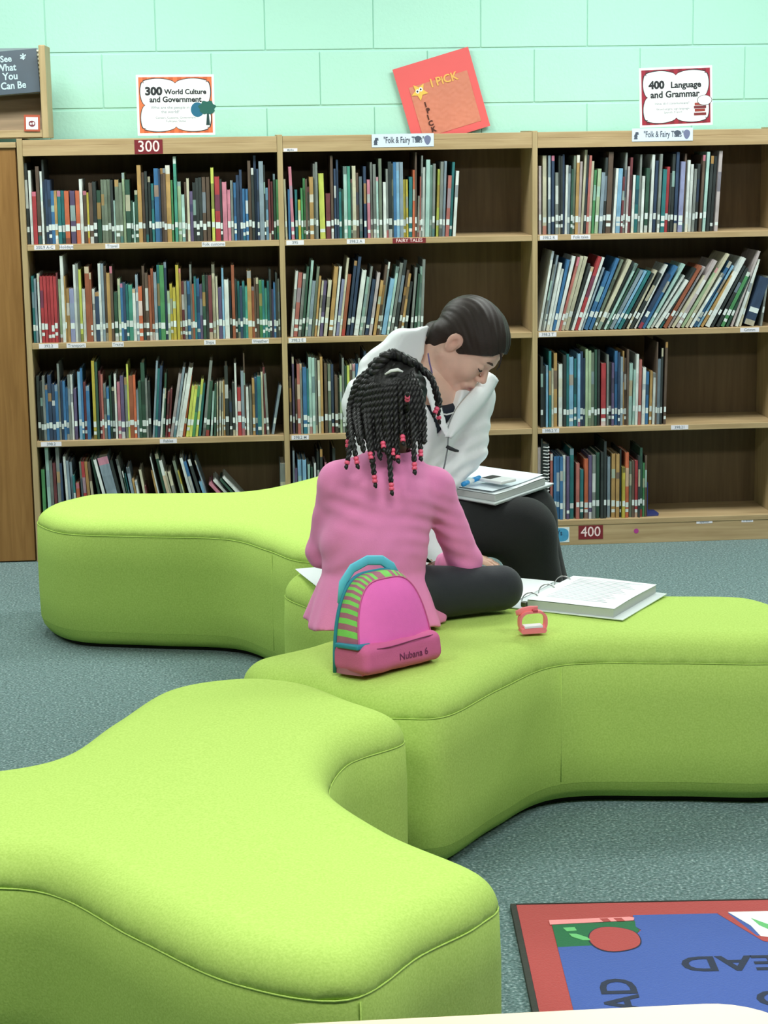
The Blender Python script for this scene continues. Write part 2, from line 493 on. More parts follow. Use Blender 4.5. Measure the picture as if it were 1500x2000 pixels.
for u in range(3):
    ox = u*PITCH_X
    t = empty('bookcase', (ox, 0, 0)); tag(t, ULAB[u], 'bookcase')
    L = PT; R = PITCH_X
    if u == 0: boxobj('side_panel', 0, PT, -.001, DEP, 0, HB, M_OAKV, t, .0015)
    boxobj('side_panel', R, R+PT, -.001, DEP, 0, HB, M_OAKV, t, .0015)
    top = boxobj('top_board', L+.0005, R-.0005, .001, DEP, HB-.026, HB-.005, M_OAK, t, .001)
    fas = boxobj('fascia', L+.0005, R-.0005, .0, .02, HB-.062, HB-.0262, M_OAK, t, .001)
    boxobj('back_panel', L+.0005, R-.0005, DEP-.012, DEP-.001, .02, HB-.027, M_BACK, t)
    for k in range(3):
        sh = boxobj('shelf', L+.0005, R-.0005, .0, DEP-.013, SB[k], SB[k]+ST, M_OAK, t, .0015)
        for (x, w, s) in LABELS.get((u, k), []): shelf_label(sh, x, w, SB[k]+.003, s, ox)
        if (u, k) == (1, 0): shelf_label(sh, 1.344, .122, SB[0]+.001, 'FAIRY TALES', ox, .0195, M_MAROON, M_PINKW)
    boxobj('shelf', L+.0005, R-.0005, .0, DEP-.013, Z0-.02, Z0, M_OAK, t, .0015)
    kb = boxobj('base_board', L+.0005, R-.0005, .0015, .02, 0, Z0-.0205, M_OAK, t, .001)
    if u == 1: shelf_label(fas, .953, .05, HB-.06, 'Myths', ox, .011)
    if u == 2:
        shelf_label(kb, 2.49, .062, Z0-.028, 'Spanish', ox, .014, y=.0009)
        shelf_label(kb, 2.665, .045, Z0-.028, 'French', ox, .014, y=.0009)
        n = 14; V = [(2.258-ox+.0095*math.cos(2*math.pi*i/n), .0008, .047+.0095*math.sin(2*math.pi*i/n)) for i in range(n)]
        dot = pymesh('dot_sticker', V, [tuple(range(n))], mat('magenta sticker', (175, 60, 140), .5), kb)

# brown cabinet carrying the display rack, far left
t = empty('cabinet', (-.95, 0, 0)); tag(t, 'plain brown wooden cabinet at the left edge beside the bookcases', 'cabinet')
boxobj('front_panel', .002, .944, .004, .022, .005, 1.515, M_CAB, t, .001)
boxobj('body', .0, .946, .0225, DEP, .0, 1.515, M_CAB, t)
boxobj('top_board', -.003, .947, -.004, DEP, 1.5155, 1.535, M_OAK, t, .0015)

# ================================================================== BOOKS
PAL = dict(W=(226, 232, 228), C=(206, 200, 172), G=(122, 128, 124), K=(40, 46, 46), N=(40, 58, 88), B=(52, 108, 162), L=(128, 180, 216), T=(36, 112, 116),
           t=(66, 150, 128), E=(70, 140, 84), D=(42, 76, 60), H=(108, 120, 102), X=(168, 192, 152), Q=(168, 205, 196), I=(206, 214, 92), Y=(190, 172, 60),
           A=(186, 144, 84), O=(206, 98, 62), R=(176, 50, 56), r=(178, 98, 90), M=(108, 46, 52), P=(208, 124, 146), V=(88, 74, 112), J=(142, 146, 188),
           U=(88, 68, 56), S=(132, 150, 164), Z=(192, 178, 178), F=(152, 78, 52))
CNAME = dict(W='white', C='cream', G='grey', K='black', N='navy', B='blue', L='light blue', T='teal', t='sea green', E='green', D='dark green', H='olive grey',
             X='pale green', Q='pale aqua', I='lime yellow', Y='mustard', A='tan', O='orange', R='red', r='salmon', M='maroon', P='pink', V='purple', J='lavender',
             U='brown', S='steel grey', Z='pinkish grey', F='rust')
ORD = ['zeroth', 'first', 'second', 'third', 'fourth', 'fifth', 'sixth', 'seventh', 'eighth', 'ninth', 'tenth', 'eleventh', 'twelfth', 'thirteenth', 'fourteenth', 'fifteenth',
       'sixteenth', 'seventeenth', 'eighteenth', 'nineteenth']
TENS = {2: 'twenty', 3: 'thirty', 4: 'forty', 5: 'fifty', 6: 'sixty', 7: 'seventy', 8: 'eighty'}
TENTH = {2: 'twentieth', 3: 'thirtieth', 4: 'fortieth', 5: 'fiftieth', 6: 'sixtieth', 7: 'seventieth', 8: 'eightieth'}
def ordinal(n):
    if n < 20: return ORD[n]
    a, b = divmod(n, 10)
    return TENTH[a] if b == 0 else TENS[a]+'-'+ORD[b]
SHN = ['top', 'second', 'third', 'bottom']
M_COVER = vcol_mat('book cloth', .45, .4, 0, noise=.22, nscale=70, stretch=(1, 1, .25))
M_PAGES = mat('page edges', (214, 206, 186), .8, .06, 300)
M_SPLAB = mat('spine label', (214, 224, 222), .5)
M_WIRE = mat('white wire', (225, 228, 228), .35)

def book_geo(th, L, col, rs):
    """cover (spine and boards) of one book, local: x centre of thickness, y=0 spine, z=0 foot"""
    V, F, K = [], [], []
    base = np.array(lin([a*.84+g*.16 for a, g in zip(PAL[col], (118, 128, 124))])); hx = th/2; dep = min(.23, max(.13, L*.72)); bt = min(.0022, th*.22)
    def box(x0, x1, y0, y1, z0, z1, c):
        o = len(V); V.extend([(x0, y0, z0), (x1, y0, z0), (x1, y1, z0), (x0, y1, z0), (x0, y0, z1), (x1, y0, z1), (x1, y1, z1), (x0, y1, z1)])
        for f in ((0, 3, 2, 1), (4, 5, 6, 7), (1, 2, 6, 5), (2, 3, 7, 6), (3, 0, 4, 7)): F.append(tuple(o+i for i in f)); K.append(c)
        return o
    # boards
    for x0, x1 in ((-hx, -hx+bt), (hx-bt, hx)):
        o = box(x0, x1, .002, dep, 0, L, base); F.append((o, o+1, o+5, o+4)); K.append(base)
    # spine, its printed bands as faces
    o = box(-hx, hx, 0, .002, 0, L, base)
    cuts = [0, .11, .27, .42+.2*rs.rand(), .70+.1*rs.rand(), .88+.06*rs.rand(), 1]
    tint = [1, .95, 1, .85+.3*rs.rand(), 1, 1]
    bands = [base*t for t in tint]
    q = rs.rand()
    if q < .28: bands[3] = np.array(lin(PAL[rs.choice(list('WCKNAQS'))]))*.6+base*.4
    elif q < .45: bands[5] = np.array(lin(PAL[rs.choice(list('WCKSAP'))]))*.7+base*.3
    elif q < .6: bands[0] = np.array(lin(PAL[rs.choice(list('WKRTC'))]))*.6+base*.4
    rows = []
    for c in cuts:
        rows.append(len(V)); V.extend([(-hx, 0, L*c), (hx, 0, L*c)])
    for i in range(6):
        a, b = rows[i], rows[i+1]; F.append((a, a+1, b+1, b)); K.append(bands[i])
    return V, F, K, dep, bt

BOOKDATA = """00|255,87,290,-1,K 384,87,264,-1,W 512,139,188,-1,R 659,122,278,-1,U 788,70,260,-1,W 861,69,301,-1,K 943,87,231,-1,N 1045,104,229,-1,N 1158,115,190,-0,B 1269,98,190,-0,A 1394,122,190,-0,T 1523,104,189,-0,T 1670,157,189,-0,O 1872,174,189,-0,V 2057,139,189,-0,O 2186,104,230,-0,W 2315,122,188,-0,U 2425,70,182,-0,Y 2536,122,217,-0,U 2665,122,220,-0,K 2812,139,189,-0,D 2960,104,227,-0,H 3071,104,227,-0,H 3181,104,227,-0,H 3292,87,225,-0,K 3366,52,152,-0,Q 3477,139,226,-0,H 3606,104,215,-0,H 3717,87,250,-0,X 3865,157,226,-0,D 3994,70,150,-0,D 4068,52,145,-0,Q 4161,104,187,-0,D 4290,139,276,-0,A 4420,87,250,-0,U 4531,87,254,-0,K 4642,87,235,-0,K 4753,87,210,-0,T 4901,157,264,-0,B 5015,64,262,-0,N 5105,87,264,-0,U 5198,87,264,-0,U 5328,157,274,-0,A 5457,70,221,-0,E 5587,104,305,-0,t 5717,122,215,-0,X 5847,104,169,-0,Q 5940,70,213,-0,U 6033,87,226,-0,C 6144,104,180,-0,V 6256,104,211,-0,K 6367,104,227,-0,K 6479,104,229,-0,K 6609,122,230,-0,U 6758,122,230,-0,U 6925,104,263,-0,I 7092,174,231,-0,R 7223,70,222,-0,K 7353,157,211,-0,P 7502,104,183,-0,P 7614,87,216,-0,G 7726,87,208,-0,B 7837,104,235,-0,N 7949,87,254,-0,N 8043,87,186,-0,B 8154,87,185,-0,B 8266,104,286,-0,U 8378,87,260,-0,K 8472,87,304,-0,N 8565,70,256,-0,N 8696,157,283,-0,S 8808,52,270,-0,K 8883,87,188,-0,L 8976,70,219,-0,M 9069,70,210,-0,M 9163,70,237,-0,D 9275,104,217,-0,E
01|304,87,242,0,T 396,70,233,0,S 508,70,251,0,W 619,104,241,0,R 739,104,241,0,R 860,104,241,0,R 980,104,241,0,R 1101,104,240,0,R 1185,52,253,0,M 1268,87,229,0,X 1379,104,314,0,W 1458,44,240,0,A 1547,104,195,0,A 1695,157,195,0,J 1825,87,281,0,W 1918,87,285,0,G 2011,87,263,0,I 2123,104,192,0,W 2272,157,273,0,F 2386,64,251,0,F 2476,87,191,0,W 2607,139,180,0,N 2725,90,283,0,W 2830,87,283,0,S 2923,87,274,0,U 3035,122,249,0,A 3147,87,273,0,U 3277,122,178,0,D 3408,87,226,0,X 3501,87,209,0,B 3594,87,211,0,N 3688,87,205,0,T 3818,139,203,0,t 3949,104,188,0,W 4061,87,240,0,S 4175,134,197,0,O 4304,87,271,0,U 4416,104,246,0,U 4528,87,237,0,F 4621,87,261,0,F 4733,104,248,0,S 4846,87,273,0,T 4977,157,273,0,E 5108,87,284,0,N 5201,87,178,0,X 5295,87,204,0,Y 5407,104,190,0,Y 5538,104,272,0,Y 5632,70,259,0,A 5725,87,212,0,M 5819,87,212,0,G 5932,104,212,0,B 6025,70,273,0,G 6100,70,202,0,F 6175,70,228,0,T 6272,116,220,0,B 6382,87,200,0,V 6494,104,233,0,D 6607,87,233,0,K 6720,122,232,0,M 6851,104,271,0,C 6964,70,228,0,C 7076,122,187,0,V 7189,70,258,0,L 7321,157,216,0,W 7452,70,209,0,K 7565,104,268,0,F 7659,70,217,0,K 7753,87,208,0,T 7847,87,189,0,N 7941,87,208,0,T 8036,87,189,0,t 8155,144,246,0,A 8280,87,188,0,F 8359,63,218,0,U 8450,87,220,0,U 8563,104,210,0,E 8660,82,210,0,T 8752,87,181,0,t 8846,70,206,0,T 8921,70,250,0,K 8997,70,177,0,V 9072,70,201,0,B 9148,70,237,0,K 9223,70,214,0,G
02|317,104,239,1,K 429,87,220,1,K 523,87,239,1,G 616,87,206,1,B 729,122,242,1,N 860,104,209,1,N 972,104,205,1,B 1066,70,283,1,G 1159,87,218,1,N 1253,87,218,1,B 1347,87,193,1,B 1441,87,240,1,G 1534,70,240,1,W 1647,104,189,1,V 1816,104,251,1,L 1910,70,264,1,B 2003,87,212,1,M 2116,122,197,1,B 2341,104,291,1,Y 2454,87,287,1,D 2567,70,252,1,M 2642,70,239,1,r 2736,87,205,1,G 2849,87,191,1,B 2943,70,233,1,D 3037,87,191,1,K 3131,70,240,1,W 3244,104,209,1,P 3376,122,232,1,V 3508,87,226,1,G 3586,63,275,1,I 3698,153,231,1,F 3828,87,234,1,O 3922,70,179,1,S 4016,104,211,1,D 4148,139,279,1,D 4261,70,220,1,G 4356,87,210,1,K 4469,69,286,80,S 4563,87,257,74,T 4658,87,267,71,N 4752,69,181,95,W 4846,69,238,64,D 4941,69,171,89,M 5035,69,180,85,M 5130,103,237,168,Z 5243,86,262,167,S 5338,69,239,175,W 5453,150,260,183,W 5583,86,228,150,O 5716,103,191,149,I 5829,103,191,149,I 5943,103,190,140,E 6056,86,213,134,I 6170,86,197,116,T 6322,104,283,128,G 6454,121,206,102,D 6606,69,167,80,Q 6738,70,195,40,D 6833,52,200,29,C 6928,52,202,29,C 7023,52,202,20,C 7099,52,205,10,A 7213,122,260,1,K 7345,87,165,1,K 7459,87,197,1,K 7554,70,269,1,W 7668,122,179,1,R 7801,104,240,1,S 7880,46,306,1,U 7972,87,180,1,W 8086,87,182,1,G 8200,87,210,1,A 8295,87,214,1,B 8411,136,219,1,T 8524,70,234,1,C 8600,70,251,1,M 8714,87,228,-32,G 8885,86,182,179,S
03|343,122,246,-1,E 548,122,328,-12,Q 670,104,279,-12,G 797,104,270,-12,M 946,122,331,-13,G 1048,74,269,-13,N 1246,87,294,-33,W 1347,87,278,-33,S 1456,87,272,-33,S 1539,71,223,-34,T 1659,122,192,-34,O 1817,70,273,-34,H 1938,104,273,-44,R 2078,104,272,-54,A 2244,87,272,-74,U 2598,86,290,-151,D 2885,102,285,-217,W 3183,374,291,-218,S 3433,102,279,-209,K 3615,85,282,-191,G 3683,40,237,-173,D 3728,41,225,-163,T 3868,103,248,-164,S 3959,69,204,-155,A 4049,69,196,-155,W 4280,86,236,-156,C 4352,48,175,-156,M 4775,86,234,-176,A 4843,41,288,-185,W 5121,120,299,-195,D 5239,102,274,-205,W 5327,61,230,-205,C 5457,102,230,-205,C 5753,102,271,-215,H 5829,40,233,-215,Y 6101,102,283,-234,W 6241,101,270,-244,B 6466,101,279,-262,K 6678,100,191,-290,L 6755,40,276,-290,S 8016,105,231,-720,P 8272,92,246,-720,W 8497,66,247,-705,D 8659,66,257,-705,W 9208,191,246,5,G
10|9574,70,218,-17,C 9686,70,181,-0,B 9817,104,262,-28,P 9949,87,179,-0,T 10061,87,143,-0,Y 10155,70,184,-0,E 10248,70,219,-0,E 10323,70,217,-0,U 10398,70,189,-0,G 10511,139,224,-0,A 10623,70,271,-0,G 10702,80,277,-0,G 10904,191,236,-16,I 11111,157,164,-0,M 11261,87,299,-0,U 11374,70,252,-0,N 11467,70,284,-0,N 11561,87,181,-0,T 11655,70,178,0,D 11752,116,260,-0,Q 11881,104,260,-0,t 11975,52,214,-0,G 12069,122,261,-0,C 12182,87,236,-0,U 12313,104,222,-0,S 12464,87,259,-0,N 12596,104,211,0,P 12709,70,273,-0,G 12822,104,266,-0,G 12916,70,220,0,Q 13029,104,286,-0,H 13180,104,201,0,W 13274,70,248,-0,G 13387,122,274,-0,K 13481,52,267,-0,G 13560,98,272,-0,B 13670,104,272,-0,L 13802,122,272,-0,S 13915,87,209,0,Y 14010,70,209,0,Y 14123,122,218,17,T 14236,87,243,23,O 14315,63,306,12,U 14406,70,149,38,W 14467,44,219,26,r 14520,52,294,19,G 14595,87,252,22,W 14728,139,279,27,Q 14860,87,259,29,Q 14955,87,264,28,G 15106,87,244,39,I 15220,104,271,35,G 15333,87,273,41,S 15466,122,221,60,r 15598,87,269,56,T 15731,104,237,64,W
11|9676,87,242,101,W 9809,139,236,104,r 9960,104,232,106,G 10073,87,258,102,D 10206,87,280,108,Q 10319,121,205,111,S 10451,87,257,103,H 10546,69,222,102,A 10641,69,205,111,C 10754,104,204,102,V 10906,121,206,110,C 11095,138,256,111,A 11228,86,256,118,W 11360,104,209,127,J 11455,69,288,125,C 11569,121,227,125,F 11740,104,276,130,N 11873,104,291,130,N 12043,155,242,149,W 12214,103,216,159,Q 12309,69,255,149,G 12442,120,207,156,N 12575,103,232,156,Z 12727,103,203,159,A 12860,86,259,146,U 12939,63,270,147,G 13069,154,209,182,L 13222,86,252,166,Q 13355,103,266,164,G 13488,103,277,158,K 13621,86,240,167,U 13736,86,226,152,A 13869,103,196,136,K 14098,87,246,93,G 14231,87,223,94,D 14365,87,249,69,Q 14479,87,275,48,G
12|9571,70,216,1,U 9685,70,288,1,V 9781,52,206,1,U 9876,104,261,1,r 9972,70,261,1,W 10105,139,249,1,B 10220,70,243,1,T 10315,104,285,1,Q 10430,104,283,1,Q 10525,70,281,1,G 10640,87,273,1,C 10735,87,286,1,A 10888,104,261,1,U 11022,104,258,1,H 11137,87,256,1,N 11271,104,216,1,U 11367,70,202,1,K 11446,81,212,1,X 11539,70,280,1,G 11635,87,249,1,D 11730,87,251,1,I 11826,70,258,1,U 11941,104,256,1,W 12056,87,256,1,B 12152,70,277,1,G 12248,70,259,1,W 12363,87,303,1,N 12459,70,282,1,B 12574,87,257,1,W
13|9621,70,293,4,S 9704,87,225,4,V 9845,139,257,3,L 10018,139,257,3,L 10188,87,237,2,Q 10301,70,227,2,D 10420,70,242,2,W 10544,87,286,2,K 10662,87,296,1,K 10825,70,243,1,P 11144,104,296,0,K
20|18925,87,250,-0,Z 19097,139,287,-0,C 19268,87,287,-0,S 19402,104,286,-0,N 19536,104,225,-0,G 19650,70,286,-0,K 19727,70,284,-0,K 19803,70,290,-0,N 19883,81,251,23,W 19975,87,249,23,S 20071,70,237,24,D 20150,81,285,27,H 20262,104,287,26,A 20377,87,263,36,Z 20472,87,305,56,C 20568,70,287,46,K 20664,87,285,47,r 20760,87,264,50,C 20874,87,232,49,E 21008,122,236,56,X 21162,122,223,51,S 21296,87,276,41,K 21449,174,296,39,U 21660,87,237,56,W 21814,156,236,48,L 21948,70,206,46,M 22025,70,293,39,G 22121,70,243,39,Z 22217,87,275,42,M 22351,87,211,36,W 22486,122,209,46,T 22601,70,285,33,G 22697,87,207,37,W 22851,122,236,40,D 23043,104,284,40,W 23178,104,262,44,N 23313,87,286,40,G 23467,139,230,42,T 23621,104,239,40,R 23717,70,216,44,K 23833,104,285,33,K 23968,104,292,33,N 24141,157,257,45,J 24276,70,286,33,U 24372,87,262,36,W 24507,104,247,39,W 24623,87,230,42,G 24739,87,248,46,K 24893,87,280,48,U 25029,104,291,53,Q 25183,104,276,56,K 25338,104,275,56,K 25512,122,294,52,Z
21|18906,86,299,173,W 19002,68,250,192,G 19079,68,284,183,S 19195,102,256,196,W 19311,85,233,199,W 19426,102,268,209,B 19543,117,282,233,W 19658,84,280,256,r 19773,118,283,260,C 19928,135,281,262,C 20043,67,257,287,K 20140,99,245,310,W 20275,116,285,322,R 20391,83,283,324,W 20487,66,245,344,S 20642,146,230,377,B 20816,113,282,377,B 20951,81,279,389,H 21106,126,282,437,C 21241,79,276,446,K 21357,78,270,465,Q 21454,62,253,482,D 21589,123,245,490,S 21744,92,243,495,L 21899,107,241,492,T 22054,92,233,501,K 22229,78,241,465,C 22364,107,231,495,K 22519,62,264,470,W 22675,122,228,505,N 22830,107,260,495,B 22985,91,272,520,Q 23140,88,229,560,W 23315,116,210,586,W 23471,75,256,539,K 23626,105,265,528,F 23782,75,262,536,Z 23937,103,225,562,C 24112,121,284,520,Z 24287,104,255,543,X 24443,91,312,520,C 24599,89,233,551,W 24774,122,275,508,B 24911,76,261,521,L 25047,90,237,534,A 25242,138,288,490,W 25418,92,256,490,K 25632,109,242,466,K 25808,125,223,451,E 26003,96,204,411,D 26179,82,297,346,Z 26374,99,236,317,W 26511,84,258,266,C 26844,364,186,320,N 27314,69,187,125,G
22|18984,87,266,-0,K 19081,87,231,-0,K 19179,70,233,-0,L 19295,87,287,-0,T 19392,70,221,-0,C 19509,122,278,-0,A 19704,139,236,-0,W 19859,104,270,-0,K 19976,87,273,-0,T 20113,157,262,-0,L 20268,87,255,-0,T 20385,87,274,-0,L 20502,104,282,-0,N 20600,70,257,-0,N 20680,83,291,-0,X 20795,104,285,-0,X 20912,104,277,-0,H 21029,87,288,-0,D 21146,87,288,-0,K 21322,174,236,-0,R 21478,70,268,-0,G 21576,87,239,-0,K 21673,87,237,-0,V 21810,104,281,-0,B 21908,70,276,-0,N 22006,87,259,-0,S 22084,52,280,-0,A 22162,70,253,-0,U 22240,70,287,-0,U 22339,120,233,16,Q 22475,87,208,18,Q 22573,87,267,14,W 22691,104,246,15,r 22847,122,216,18,W 22984,104,199,19,B 23122,87,202,19,A 23239,87,194,20,W 23318,52,312,12,U 23416,122,246,15,S 23514,68,288,13,K 23651,87,311,18,U
23|18887,104,279,-0,Z 18985,52,312,-0,K 19142,226,292,-0,* 19358,87,254,-0,r 19495,104,242,-0,B 19613,104,242,-0,B 19731,104,241,-0,B 19849,87,245,-0,W 19986,104,241,-0,V 20144,139,270,-0,T 20360,122,214,-0,r 20517,122,190,-0,T 20694,139,229,-0,O 20832,104,242,-0,V 20970,122,244,-0,G 21127,122,253,-0,D 21285,104,255,-0,K 21403,87,296,-0,K 21561,104,234,-0,S 21738,139,246,-0,A 21896,122,245,-0,A 22014,52,261,-0,K 22113,104,195,-1,Y 22251,122,250,-1,O 22390,87,214,-1,H 22488,87,218,-1,U 22607,104,218,-1,R 22706,70,237,-1,K 22804,87,266,-1,D 22903,70,207,-1,E 22982,70,236,-1,U"""
recs = []
for line in BOOKDATA.strip().split('\n'):
    key, body = line.split('|'); u, s = int(key[0]), int(key[1])
    items = body.split()
    for i, it in enumerate(items):
        X, th, L, lean, col = it.split(',')
        recs.append([u, s, i+1, len(items), float(X)*1e-4, float(th)*1e-4, float(L)*1e-3, float(lean)*1e-3, col])
def hidden_part(r):        # how much of a book the ottoman or the people leave in view
    u, s, i, n, X = r[:5]
    if s == 3 and u < 2: return .45
    return 1.0
order = sorted(range(len(recs)), key=lambda k: -recs[k][5]*recs[k][6]*hidden_part(recs[k]))
single = set(order[:300])
SV, SF, SK = [], [], []      # the rest, joined
PV, PF = [], []; LV, LF = [], []
GR = 'library books on the shelves'
for k, (u, s, i, n, X, th, L, lean, col) in enumerate(recs):
    rs = np.random.RandomState(1000+k)
    zt = (SB[s]+ST if s < 3 else Z0)+.0004
    zt += abs(math.sin(lean))*th/2
    ys = .013+.016*rs.rand()
    spiral = col == '*'
    if spiral: col = 'K'
    V, F, K, dep, bt = book_geo(th, L, col, rs)
    pv = [(-th/2+bt*1.05, .0025), (th/2-bt*1.05, dep-.004)]
    pz0, pz1 = .003, L-.003
    lz = .040+.012*rs.rand(); lh = .018+.006*rs.rand()
    has = rs.rand() < .86
    lw = th/2*.94
    labs = [(lz, lh)] if has else []
    if rs.rand() < .3: labs.append((.016+.01*rs.rand(), .012))
    if k in single:
        shape = 'spiral-bound black' if spiral else (('thick ' if th > .0165 else 'slim ' if th < .0085 else '')+CNAME[col])
        ob = pymesh('book', V, F, M_COVER, None, cols=K, loc=(X, ys, zt), rot=(0, lean, 0))
        tag(ob, f"{shape} book, {ordinal(i)} from left on {SHN[s]} shelf of {UNAME[u]} bookcase", 'book', GR)
        boxobj('page_block', pv[0][0], pv[1][0], pv[0][1], pv[1][1], pz0, pz1, M_PAGES, ob)
        for (a, h_) in labs[:1 if spiral else 2]: boxobj('spine_label', -lw, lw, -.0005, -.0001, a, a+h_, M_SPLAB, ob)
        if spiral:
            wv, wf = [], []
            nn = 22
            for q in range(nn):
                zc = .012+(L-.024)*q/(nn-1)
                v, f = tube_geo([(th*.52*math.cos(a), -.001+.009*math.sin(a)-.004, zc+.0012*math.sin(a*2)) for a in [2*math.pi*j/10 for j in range(10)]], .0017, 5, True)
                o_ = len(wv); wv += v; wf += [tuple(x+o_ for x in g) for g in f]
            tag(pymesh('wire_coil', wv, wf, M_WIRE, ob, smooth=True), 'white wire coil')
    else:
        c, q = math.cos(lean), math.sin(lean)
        T = lambda p: (X+p[0]*c+p[2]*q, ys+p[1], zt-p[0]*q+p[2]*c)
        o_ = len(SV); SV += [T(p) for p in V]; SF += [tuple(x+o_ for x in f) for f in F]; SK += K
        def bx(x0, x1, y0, y1, z0, z1, colr):
            o2 = len(SV); SV.extend(T(p) for p in ((x0, y0, z0), (x1, y0, z0), (x1, y1, z0), (x0, y1, z0), (x0, y0, z1), (x1, y0, z1), (x1, y1, z1), (x0, y1, z1)))
            for f in ((0, 3, 2, 1), (4, 5, 6, 7), (0, 1, 5, 4), (1, 2, 6, 5), (2, 3, 7, 6), (3, 0, 4, 7)): SF.append(tuple(o2+i_ for i_ in f)); SK.append(colr)
        bx(pv[0][0], pv[1][0], pv[0][1], pv[1][1], pz0, pz1, lin((214, 206, 186)))
        for (a, h_) in labs: bx(-lw, lw, -.0005, -.0001, a, a+h_, lin((214, 224, 222)))
so = pymesh('packed_books', SV, SF, M_COVER, None, cols=SK)
tag(so, 'narrow library books filling the gaps between the wider ones on all shelves', 'books', kind='stuff')

# small blue bookend foot at the end of the bottom row, right bookcase
t = empty('bookend', (2.305, .03, Z0+.0003)); tag(t, 'blue metal bookend foot at the end of the bottom right row', 'bookend')
M_BLUEM = mat('blue enamel', (52, 62, 120), .45)
slab('foot', [(0, .0), (.045, .005), (.052, .03), (.048, .1), (0, .11)], 0, .006, M_BLUEM, t)
boxobj('upright', .0, .0025, .0, .11, .006, .13, M_BLUEM, t)

# ================================================================== SIGNS
ZT = HB-.005
def scallop(w, h, n=120):
    """bracket-edged plate outline, w x h"""
    P = []
    for i in range(n):
        a = 2*math.pi*i/n
        c, s = math.cos(a), math.sin(a)
        k = .5/max(abs(c), abs(s)); x, z = c*k, s*k
        P.append((x*w, z*h))
    Q = []
    for x, z in P:      # arcs bulge out on every half side and pinch in at the corners and middles
        tx, tz = x/w+.5, z/h+.5
        horiz = abs(abs(z)-h/2) < abs(abs(x)-w/2)
        t = tx if horiz else tz
        ins = .017*(1-abs(math.sin(2*math.pi*t))**.55)
        if horiz: Q.append((max(-w/2+.012, min(w/2-.012, x)), z-math.copysign(ins, z)))
        else: Q.append((x-math.copysign(ins, x), max(-h/2+.012, min(h/2-.012, z))))
    return Q
def number_sign(x, z, w, h, roll, rgb, rgb2, lines, small, lab, y=.055):
    t = empty('sign', (x, y, z), (0, roll, 0)); tag(t, lab, 'sign')
    boxobj('paper', -w/2, w/2, .0, .0012, 0, h, M_PAPER, t)
    b = .008
    # striped border: alternating strips
    bm = bmesh.new(); ns = 17
    for i in range(ns):
        x0 = -w/2+b+(w-2*b)*i/ns; x1 = -w/2+b+(w-2*b)*(i+1)/ns
        add_box(bm, x0, x1, -.0005, .0, b, h-b, mi=i % 2)
    bmobj('striped_border', bm, [mat('sign stripe %d %d' % (rgb[0], rgb[1]), rgb, .6), mat('sign stripe %d %d' % (rgb2[0], rgb2[1]), rgb2, .6)], t)
    P = [(p[0], p[1]+h/2) for p in scallop(w-2*b-.012, h-2*b-.012)]
    n = len(P); cx, cz = 0, h/2
    P2 = [(cx+(p[0]-cx)*1.025, cz+(p[1]-cz)*1.03) for p in P]
    pymesh('plate_outline', [(p[0], -.0008, p[1]) for p in P2], [tuple(range(n))], M_INK, t)
    pymesh('plate', [(p[0], -.0011, p[1]) for p in P], [tuple(range(n))], M_PAPER, t)
    lettering(lines, M_INK, t, -.0015)
    lettering(small, M_INKG, t, -.0015, 'small_print')
    return t
s3 = number_sign(.569, ZT+.009, .279, .214, math.radians(.3), (214, 112, 66), (196, 92, 50),
    [('300', -.078, .155, .039, 1.05, .0020), ('World Culture', .036, .153, .0245, 1.0, .0009), ('and Government', .0, .126, .0275, .98, .0009)],
    [('Who are the people in', -.02, .098, .015, 1, 0), ('the world?', -.02, .083, .015, 1, 0), ('Careers, Customs, Government,', 0, .062, .011, 1, 0), ('Folktales, States', 0, .050, .011, 1, 0)],
    'white paper sign with orange striped border reading 300 World Culture and Government')
n = 24
def disc(name, cx, cz, rx, rz, m, parent, y, n=24):
    return pymesh(name, [(cx+rx*math.cos(2*math.pi*i/n), y, cz+rz*math.sin(2*math.pi*i/n)) for i in range(n)], [tuple(range(n))], m, parent)
disc('globe_picture', .078, .09, .024, .026, mat('globe blue', (30, 100, 130), .6), s3, -.0016)
tr = pymesh('tree_trunk_picture', [(.108, -.0019, .035), (.122, -.0019, .035), (.118, -.0019, .08), (.112, -.0019, .08)], [(0, 1, 2, 3)], mat('trunk print', (30, 60, 60), .6), s3)
V = [(.113+.030*(1+.12*math.sin(7*a))*math.cos(a), -.0021, .097+.024*(1+.12*math.cos(6*a))*math.sin(a)) for a in [2*math.pi*i/40 for i in range(40)]]
pymesh('tree_crown_picture', V, [tuple(range(40))], mat('crown print', (30, 92, 82), .6), s3)
s4 = number_sign(2.405, ZT+.014, .272, .214, math.radians(-1.6), (150, 34, 52), (120, 26, 42),
    [('400', -.072, .150, .038, 1.0, .0020), ('Language', .037, .148, .031, 1.0, .0011), ('and Grammar', -.004, .115, .033, .98, .0011)],
    [('How do I communicate?', -.015, .083, .013, 1, 0), ('Word origins, sign language,', -.012, .063, .011, 1, 0), ('Spanish, French', -.012, .051, .011, 1, 0)],
    'white paper sign with dark red striped border reading 400 Language and Grammar')
V = [(.106+.026*math.cos(a), -.0021, .090+.017*math.sin(a)) for a in [2*math.pi*i/30 for i in range(30)]]
pymesh('speech_bubble_rim', [(.106+(v[0]-.106)*1.08, -.0017, .090+(v[2]-.090)*1.1) for v in V], [tuple(range(30))], M_INK, s4)
pymesh('speech_bubble', V, [tuple(range(30))], M_PAPER, s4)
